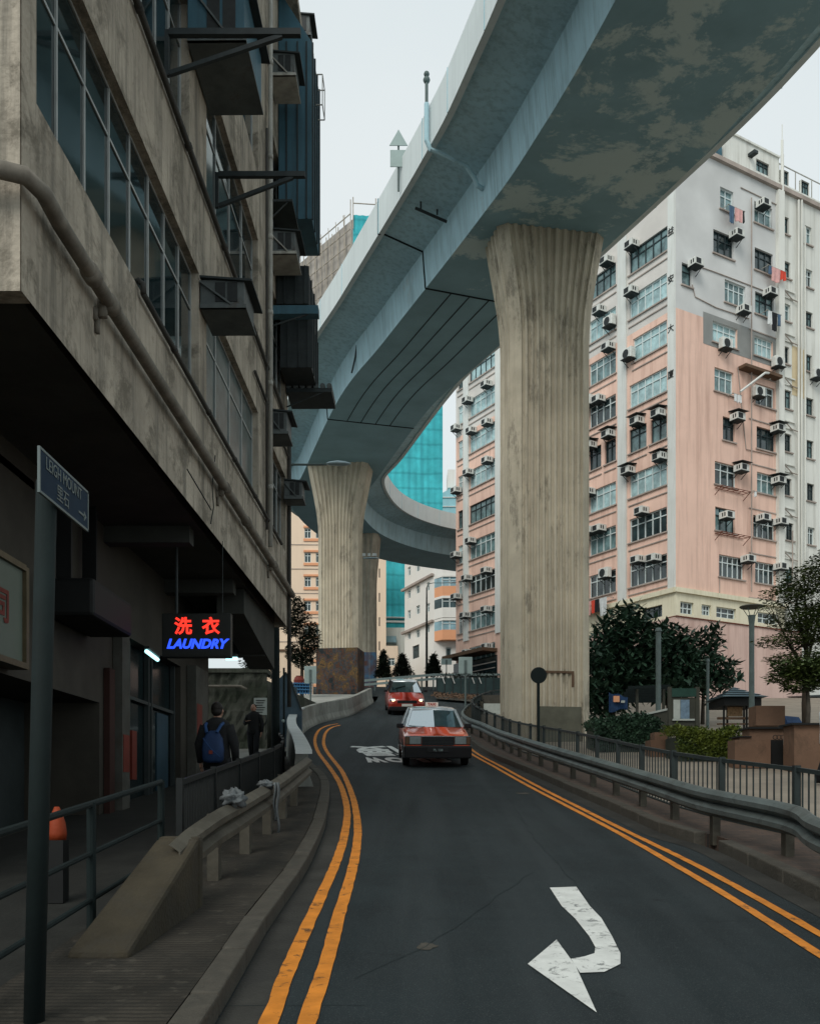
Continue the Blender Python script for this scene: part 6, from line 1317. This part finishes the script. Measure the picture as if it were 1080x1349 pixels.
for k in range(6): a, b = P(827,906+2.6*k,33), P(882,904+2.8*k,33); mb.bar((a[0],33+.3*k,a[2]),(b[0],33+.3*k,b[2]), .06,.1)
mb.build('slats', 'post_green', t)
for x in (838,873): mb = MB(); pbox(mb, x, 908, x+3, 985, 33.2, .12); mb.build('post', 'board_frame', t)
t = mk('banner', 'bright blue banner with an orange patch hung under the tree', 'banner', 815, 940, 32)
mb = MB(); n = 10; mb.loft([[(P(802+2.7*i,0,32)[0], 32+.05*sin(i*1.3)+o, P(0,912+.7*i+1.5*sin(i),32)[2]) for i in range(n)]+[(P(802+2.7*i,0,32)[0], 32+.05*sin(i*1.3)+o, P(0,938-.4*i+1.5*sin(i*.8),32)[2]) for i in range(n-1,-1,-1)] for o in (0,.03)]); mb.build('cloth', 'banner_blue', t)
mb = MB(); pbox(mb, 808, 917, 816, 925, 31.9, .02); mb.build('orange_patch', 'far_orange', t); mb = MB(); pbox(mb, 818, 923, 823, 926, 31.9, .02); mb.build('white_patch', 'paper', t)
t = mk('low_wall', 'low olive parapet with a pale coping rising behind the dark hedge', 'wall', 862, 945, 29)
mb = MB(); a, b, c, d = P(846,942,29), P(882,934,29), P(882,960,29), P(846,960,29); mb.loft([[(q_[0],29,q_[2]) for q_ in (d,c,b,a)],[(q_[0],29.3,q_[2]) for q_ in (d,c,b,a)]]); mb.build('wall', 'board_frame', t); mb = MB(); mb.bar((a[0],29.1,a[2]),(b[0],29.1,b[2]), .3, .06); mb.build('coping', 'paper', t)
t = mk('terrace_wall', 'brown tiled terrace walls and steps behind the picket fence', 'wall', 1010, 1000, 22)
mb = MB(); pbox(mb, 968, 975, 1015, 1012, 21.5, .5); mb.build('wall', 'brown_tile', t); mb = MB(); pbox(mb, 974, 971, 990, 978, 21.6, .5); pbox(mb, 987, 960, 1052, 975, 22.3, .5); mb.build('step_wall', 'brown_tile', t)
mb = MB(); pbox(mb, 986, 958, 1053, 960.3, 22.2, .7); pbox(mb, 972, 970, 990, 971.5, 21.55, .6); mb.build('coping', 'gate_black', t); mb = MB(); pbox(mb, 1046, 955, 1130, 1020, 20.5, .6); mb.build('wall', 'brown_tile', t); mb = MB(); pbox(mb, 1044, 952.5, 1132, 955, 20.4, .8); mb.build('coping', 'gate_black', t)
mb = MB(); pbox(mb, 996, 930, 1034, 956, 26, .6); mb.build('upper_wall', 'brown_tile', t)
t = mk('metal_gate', 'black metal gate with a small white notice between brown walls', 'gate', 1030, 1008, 21.6)
mb = MB(); pbox(mb, 1012, 975, 1045.5, 1014, 21.7, .06); mb.build('leaf', 'gate_black', t); mb = MB()
for k in range(6): c = P(1021+5*k,971.5,21.7); mb.tube([(c[0]+.05*cos(q_),21.7,c[2]+.05*sin(q_)) for q_ in [2*pi*i/10 for i in range(11)]], .009, 5)
mb.build('ring_finial', 'gate_black', t)
mb = MB(); pbox(mb, 1031.8, 970, 1045, 982, 21.62, .015); n_ = mb.build('notice', 'paper', t)
mb = MB()
for y in (973,975.5,978): pbox(mb, 1034, y, 1042.5, y+.8, 21.612, .006)
mb.build('lettering', 'text_dark', n_)
t = mk('tarpaulin', 'pale blue boat shaped cover behind the black gate', 'cover', 1042, 955, 27); mb = MB(); mb.loft([[(P(1031,0,27)[0]+u*.58, 27+o*.5, P(0,957,27)[2]+hh*sin(pi*min(1,max(.0,o+.5)))) for u, hh in ((0,.1),(.1,.3),(.8,.26),(.95,.12),(.95,-.1),(0,-.1))] for o in (-.4,0,.4)]); mb.build('sheet', 'banner_blue', t)
# lamp posts
t = mk('street_lamp', 'modern lamp post with a flat disc on thin struts', 'street lamp', 990, 975, 27)
mb = MB(); a = P(990,985,27); z1 = P(990,820,27)[2]; mb.tube([(a[0],27,a[2]),(a[0],27,P(0,878,27)[2]),(a[0],27,z1)], [.085,.075,.075], 12); mb.tube([(a[0],27,z1-.05),(a[0],27,z1+.2)], [.075,.11], 12); mb.build('post', 'post_grey', t)
c = P(989,800,27); mb = MB()
for k in range(4): q_ = pi/4+pi/2*k; mb.bar((a[0]+.09*cos(q_),27+.09*sin(q_),z1+.15),(a[0]+.27*cos(q_),27+.27*sin(q_),c[2]), .015)
mb.build('strut', 'post_grey', t); mb = MB(); n = 28; mb.loft([[(a[0]+r*cos(2*pi*k/n),27+r*sin(2*pi*k/n),c[2]+z) for k in range(n)] for r, z in ((.05,.06),(.33,.03),(.34,.01),(.30,-.02),(.05,-.03))]); mb.build('disc', 'lamp_disc', t)
for x, y0, y1, Z, r, lb in ((867,832,965,31,.085,'plain grey green post rising through the dark tree beside the hedge'),(932,872,962,36,.06,'thin grey post beside the pavilion')):
    t = mk('lamp_post', lb, 'post', x, y1, Z); a, b = P(x,y1+25,Z), P(x,y0,Z); mb = MB(); mb.tube([a, b], r, 10); mb.build('post', 'post_grey', t); mb = MB(); mb.tube([b,(b[0],b[1],b[2]+.12)], [r*1.4,r*.9], 10); mb.build('cap', 'post_grey', t)
# signs by the road, seen from behind
def back_sign(x, yb, y0, y1, w_, Z, label, round_=False):
    t = mk('road_sign', label, 'road sign', x, yb, Z, None); a, b = P(x,yb,Z), P(x,y0+2,Z); mb = MB(); mb.tube([a, b], .038, 8); mb.build('pole', 'post_grey' if not round_ else 'post_green', t)
    c = P(x,(y0+y1)/2,Z); h_ = (y1-y0)*Z/FP; ww = w_*Z/FP; mb = MB()
    if round_: n = 24; mb.loft([[(c[0]+h_/2*cos(2*pi*k/n),Z-.05-o,c[2]+h_/2*sin(2*pi*k/n)) for k in range(n)] for o in (0,.02)]); mb.build('plate', 'post_green', t)
    else:
        mb.box((c[0]-ww/2,Z-.07,c[2]-h_/2),(c[0]+ww/2,Z-.045,c[2]+h_/2)); mb.build('plate', 'sign_back', t, bevel=.03); mb = MB(); mb.box((c[0]-.06,Z-.10,c[2]-h_*.45),(c[0]+.06,Z-.071,c[2]+h_*.3)); mb.build('bracket', 'post_grey', t)
back_sign(613, 945, 866, 888, 18, 40, 'back of a pale square sign on a pole beside the rail bend')
back_sign(409, 938, 878, 901, 16, 43, 'back of a pale square sign on a pole behind the concrete barrier')
back_sign(709, 984, 879.5, 901, 0, 22.8, 'back of a dark round sign on a post in front of the large pier', True)
back_sign(588, 900, 868, 876, 14, 66, 'small pale blue square sign far up the street before the white block')
# street lamps with arms
def arm_lamp(x, ybase, Z, yarm, xa, xh, r, label, hd=.9):
    t = mk('street_lamp', label, 'street lamp', x, ybase, Z, 'street lamps along the road'); a = P(x,ybase,Z); b = P(x,yarm,Z); mb = MB(); mb.tube([a,(a[0],Z,(a[2]+b[2])/2),(b[0],Z,b[2]-.4)], [r*1.1,r,r*.6], 10); mb.build('post', 'post_green', t)
    e = P(xa,yarm,Z); mb = MB(); mb.tube([(b[0],Z,b[2]-.4),(b[0]+.15,Z,b[2]-.08),(b[0]+.5,Z,b[2]),e], [r*.5,r*.4,r*.3,r*.25], 8); mb.build('arm', 'post_grey', t)
    h_ = P(xh,yarm,Z); L_ = h_[0]-e[0]; mb = MB(); n = 12; rings = []
    for u, ww, hh in ((0,.05,.03),(.12,.09,.06),(.45,.14,.09),(.8,.13,.07),(1,.04,.02)): rings.append([(e[0]+L_*u, Z+ww*cos(2*pi*k/n), e[2]+.02+hh*sin(2*pi*k/n)*(1 if sin(2*pi*k/n) > 0 else .5)) for k in range(n)])
    mb.loft(rings); mb.build('lamp_head', 'lamp_head', t, smooth=True)
arm_lamp(363, 996, 27.5, 612, 430, 462, .115, 'street lamp whose arm reaches out past the old building corner')
arm_lamp(458, 930, 64, 736, 478, 500, .1, 'street lamp head showing beside the rear pier top')
arm_lamp(562, 905, 74, 768, 588, 604, .09, 'thin street lamp in front of the distant white block')
t = mk('post', 'thin dark post with a pale ball beside the green lamp column', 'post', 374, 990, 26.5); a, b = P(374,994,26.5), P(374,880,26.5); mb = MB(); mb.tube([a,b], .03, 8); mb.build('pole', 'post_green', t); mb = MB(); mb.ball(P(373,950,26.4), .045); mb.build('ball', 'sign_back', t, smooth=True)
# ------------------------------------------------------------------ far end of the street
P3 = lambda x, Z: (x-CX)/FP*Z
FRD = Face((P3(478,66),66), (1,.12), (.12,-1)); t = thing('guard_rail', 'pale double guard rail across the top of the street', 'guard rail', FRD.p(0,g(66)))
for dz_ in (.62,.28):
    mb = MB(); L_ = FRD.s_of(662); pts = [FRD.p(L_*k/12, FRD.z_of(478+184*k/12*1.0, 897-8*min(1,k/6) if dz_ > .5 else 902.5-8*min(1,k/6)), 0) for k in range(13)]
    for a, b in zip(pts, pts[1:]): mb.bar(a, b, .06, .16)
    mb.build('beam', 'sign_back', t)
mb = MB()
for k in range(0,13): q_ = FRD.p(L_*k/12,0); mb.box((q_[0]-.05,q_[1]+.05,FRD.z_of(478+184*k/12,912)),(q_[0]+.05,q_[1]+.13,FRD.z_of(478+184*k/12,899-8*min(1,k/6))))
mb.build('post', 'post_grey', t)
for x, yb, yt, Z in ((505,893,862,72),(530,892,866,73),(571,890,866,71)):
    b_ = P(x,yb,Z); h_ = (yb-yt)/FP*Z*1.15; rnd = random.Random(x); t = thing('conifer_tree', {505:'narrow dark conifer nearest the yellow building at the street end',530:'bushy dark conifer below the white block, middle of three',571:'small dark conifer beside the distant thin lamp post'}[x], 'tree', b_, group='small conifers at the street end')
    mb = MB(); mb.tube([b_,(b_[0],b_[1],b_[2]+h_*.9)], [.1,.03], 6); mb.build('trunk', 'bark', t); mb = MB()
    for k in range(14): u = k/14; r = (.62 if x != 530 else .85)*(1-u)**.8+.06; leaves(mb, (b_[0],b_[1],b_[2]+h_*(.08+.92*u)), (r,r,.22), int(260*(1-u))+50, .28, rnd, .8, hollow=.3)
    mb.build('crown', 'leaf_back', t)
FD = Face((P3(575,57),57), (1,-.12), (-.12,-1)); t = thing('mesh_fence', 'dark green mesh fence at the top of the street left of the big pier', 'fence', FD.p(0,g(57))); s1 = FD.s_of(672); mb = MB()
FD.box(mb, 0, s1, FD.z_of(600,914), FD.z_of(600,894), 0, .03); mb.build('mesh', 'mesh_green', t); mb = MB()
for k in range(10): FD.box(mb, s1*k/9-.03, s1*k/9+.03, FD.z_of(600,916), FD.z_of(600,892), -.04, .06)
mb.build('post', 'fence_grey', t)
rnd = random.Random(5); t = thing('shrub', 'dark shrub row with pale leaning stakes behind the teal mesh fence', 'shrub', FD.p(2,g(57),-1)); mb = MB()
for k in range(12): q_ = FD.p(.3+s1*k/13, FD.z_of(600,893), -.7); leaves(mb, q_, (.35,.3,.42), 150, .17, rnd, .9, hollow=.1)
mb.build('foliage', 'leaf_back', t)
for x in (583,596,622,631): a, b = FD.p(FD.s_of(x),FD.z_of(x,893),.08), FD.p(FD.s_of(x+3),FD.z_of(x+3,901),.08); mb = MB(); mb.bar(a, b, .07,.05); mb.build('stake', 'plate_white', t)
mb = MB(); n = 14; bed = [(P3(574+6.6*k,54.5-.35*k), 54.5-.35*k) for k in range(n)]; ribbon(mb, [(x, y-1.2) for x, y in bed], [(x, y+1.8) for x, y in bed], lambda p: g(p[1])+.14); stuff(struct(mb.build('planting_bed', 'earth')) ) if False else struct(mb.build('planting_bed', 'earth'))
mb = MB()
for _ in range(900):
    k = rnd.randrange(n); x, y = bed[k]; x += rnd.uniform(-.2,.2); y += rnd.uniform(-1.1,1.6); z = g(y)+.16+rnd.uniform(0,.22); a = rnd.uniform(0,6.28); l_ = rnd.uniform(.1,.2); mb.face([(x,y,z),(x+l_*cos(a),y+l_*sin(a),z+rnd.uniform(-.05,.1)),(x+l_*cos(a)*.6-.06,y+l_*sin(a)+.05,z+.07)])
o = stuff(mb.build('ground_cover', 'awning_brown')); o['label'] = 'orange brown low ground cover along the far kerb'; o['category'] = 'ground cover'
# pale wall piece seen between pier and fence
t = mk('low_wall', 'pale concrete wall panels glimpsed between the rail loop and the big pier', 'wall', 648, 950, 44); mb = MB(); pbox(mb, 637, 927, 672, 951, 44, .3); mb.build('panel', 'paper', t); mb = MB(); pbox(mb, 634, 916, 690, 927, 45, .5); mb.build('kerb_wall', 'kerbstone', t)
# ------------------------------------------------------------------ left background behind the arcade
FW = Face((-10.5,34.6), (1,.0), (0,-1)); t = thing('stone_wall', 'tall mossy retaining wall beyond the arcade with a pale pipe along it', 'wall', (-7.5,34.6,pl(33))); mb = MB()
V = []; nx, nz = 26, 12; s0, s1 = FW.s_of(200), FW.s_of(352); zt_ = FW.z_of(300,886)
for i in range(nx+1):
    for k in range(nz+1): q_ = FW.p(s0+(s1-s0)*i/nx, pl(33)-.4+(zt_-pl(33)+.4)*k/nz, rnd.uniform(-.08,.08)); V.append(q_)
mb.mesh(V, [(i*(nz+1)+k,(i+1)*(nz+1)+k,(i+1)*(nz+1)+k+1,i*(nz+1)+k+1) for i in range(nx) for k in range(nz)]); mb.build('face', 'stone_wall', t)
mb = MB(); FW.box(mb, s0, s1, zt_-.02, zt_+.14, -1, .12); mb.build('coping', 'stone_wall', t); mb = MB(); mb.tube([FW.p(s0,FW.z_of(290,905),.2), FW.p(FW.s_of(318),FW.z_of(318,905),.2), FW.p(FW.s_of(326),FW.z_of(326,909),.2)], .05, 8); mb.build('pipe', 'pipe_beige', t)
q0, q1 = FW.p(s1,0), (FW.p(s1,0)[0]+.6, 30.2); FW2 = Face(q0[:2], (.12,1), (1,-.12)); 
mb = MB(); FW2.box(mb, 0, 9, pl(33)-.5, zt_-.3, -.5, 0); mb.build('return_wall', 'stone_wall', t)
FG = Face((-5.9,35.2), (1,0), (0,-1)); mb = MB(); FG.box(mb, 0, FG.s_of(390), pl(33), FG.z_of(370,905), -.4, 0); mb.build('parapet', 'blue_grey', t)
px_poly([(361,940),(361,899),(374,886),(382,897),(397,934),(397,968),(361,968)][::-1], 31.8, .25, 'stair_side', 'blue_grey', t) if False else None
t = mk('stair_parapet', 'blue grey gabled stair parapet behind the thin post', 'parapet', 378, 960, 31.6); P_ = [P(x,y,31.6) for x, y in [(364,968),(397,968),(397,936),(384,900),(376,886),(364,898)]]; mb = MB(); mb.loft([[(q_[0],31.6,q_[2]) for q_ in P_],[(q_[0],31.9,q_[2]) for q_ in P_]]); mb.build('wall', 'blue_grey', t); mb = MB(); mb.bar(P_[2],P_[3], .08,.06); mb.bar(P_[3],P_[4], .08,.06); mb.build('coping', 'steel_dark', t)
t = mk('notice_sheet', 'white notice board with dark text behind the approaching person', 'notice board', 344, 945, 31.5); mb = MB(); pbox(mb, 334.5, 919.5, 351.5, 942, 31.5, .04); mb.build('board', 'paper', t); mb = MB()
for k in range(6): pbox(mb, 337, 922.5+3.1*k, 349-(k%3)*1.5, 923.6+3.1*k, 31.49, .008)
mb.build('lettering', 'text_dark', t); mb = MB()
for x in (335.5,350): pbox(mb, x, 941, x+1, 975, 31.51, .03)
mb.build('leg', 'steel_dark', t)
Z = 40
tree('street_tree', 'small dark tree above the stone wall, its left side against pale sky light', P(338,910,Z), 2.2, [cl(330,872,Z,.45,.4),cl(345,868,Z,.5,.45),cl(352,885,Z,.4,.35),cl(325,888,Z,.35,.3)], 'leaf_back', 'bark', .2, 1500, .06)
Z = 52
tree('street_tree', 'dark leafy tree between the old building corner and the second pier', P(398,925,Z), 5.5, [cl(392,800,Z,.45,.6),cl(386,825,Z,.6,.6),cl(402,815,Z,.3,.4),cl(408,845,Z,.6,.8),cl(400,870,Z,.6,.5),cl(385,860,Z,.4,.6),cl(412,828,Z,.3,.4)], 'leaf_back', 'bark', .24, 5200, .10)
# raised yard beyond the barrier with blue railing, red things and pale paving
mb = MB(); A_ = [(-13,42.5),(-4.9,42.5),(-2.75,52),(-2.6,57),(-13,57)]; mb.loft([[(x, y, g(42)-.6) for x, y in A_],[(x, y, CH+(HY-(932 if y < 45 else 915))/FP*y) for x, y in A_]]); struct(mb.build('raised_yard', 'gravel_slope'))
t = mk('railing', 'bright blue metal railing at the edge of the raised yard', 'railing', 398, 915, 46); mb = MB()
for y in (900,904,908,913): a, b = P(383,y,46), P(411,y+1,46); mb.bar(a, b, .05)
mb.build('rail', 'blue_rail', t); mb = MB()
for k in range(8): pbox(mb, 384+3.6*k, 899, 385+3.6*k, 916, 46.02, .05)
mb.build('post', 'blue_rail', t); mb = MB(); pbox(mb, 384, 901, 411, 913, 46.1, .02); mb.build('panel', 'banner_blue', t)
t = mk('red_barrel', 'small red plastic barrel standing behind the blue railing', 'barrel', 394, 900, 47); mb = MB(); c = P(394,903,47); mb.tube([c,(c[0],c[1],c[2]+.25),(c[0],c[1],c[2]+.42)], [.24,.28,.2], 12); mb.build('body', 'poster_red', t); mb = MB(); mb.tube([(c[0],c[1],c[2]+.42),(c[0],c[1],c[2]+.47)], .16, 12); mb.build('lid', 'rust_red', t)
t = mk('low_wall', 'orange brown low wall left of the second pier', 'wall', 395, 895, 60); mb = MB(); pbox(mb, 340, 858, 412, 915, 60, .5); mb.build('wall', 'far_cream', t); mb = MB(); pbox(mb, 340, 855.5, 412, 858, 59.9, .7); mb.build('coping', 'awning_brown', t)
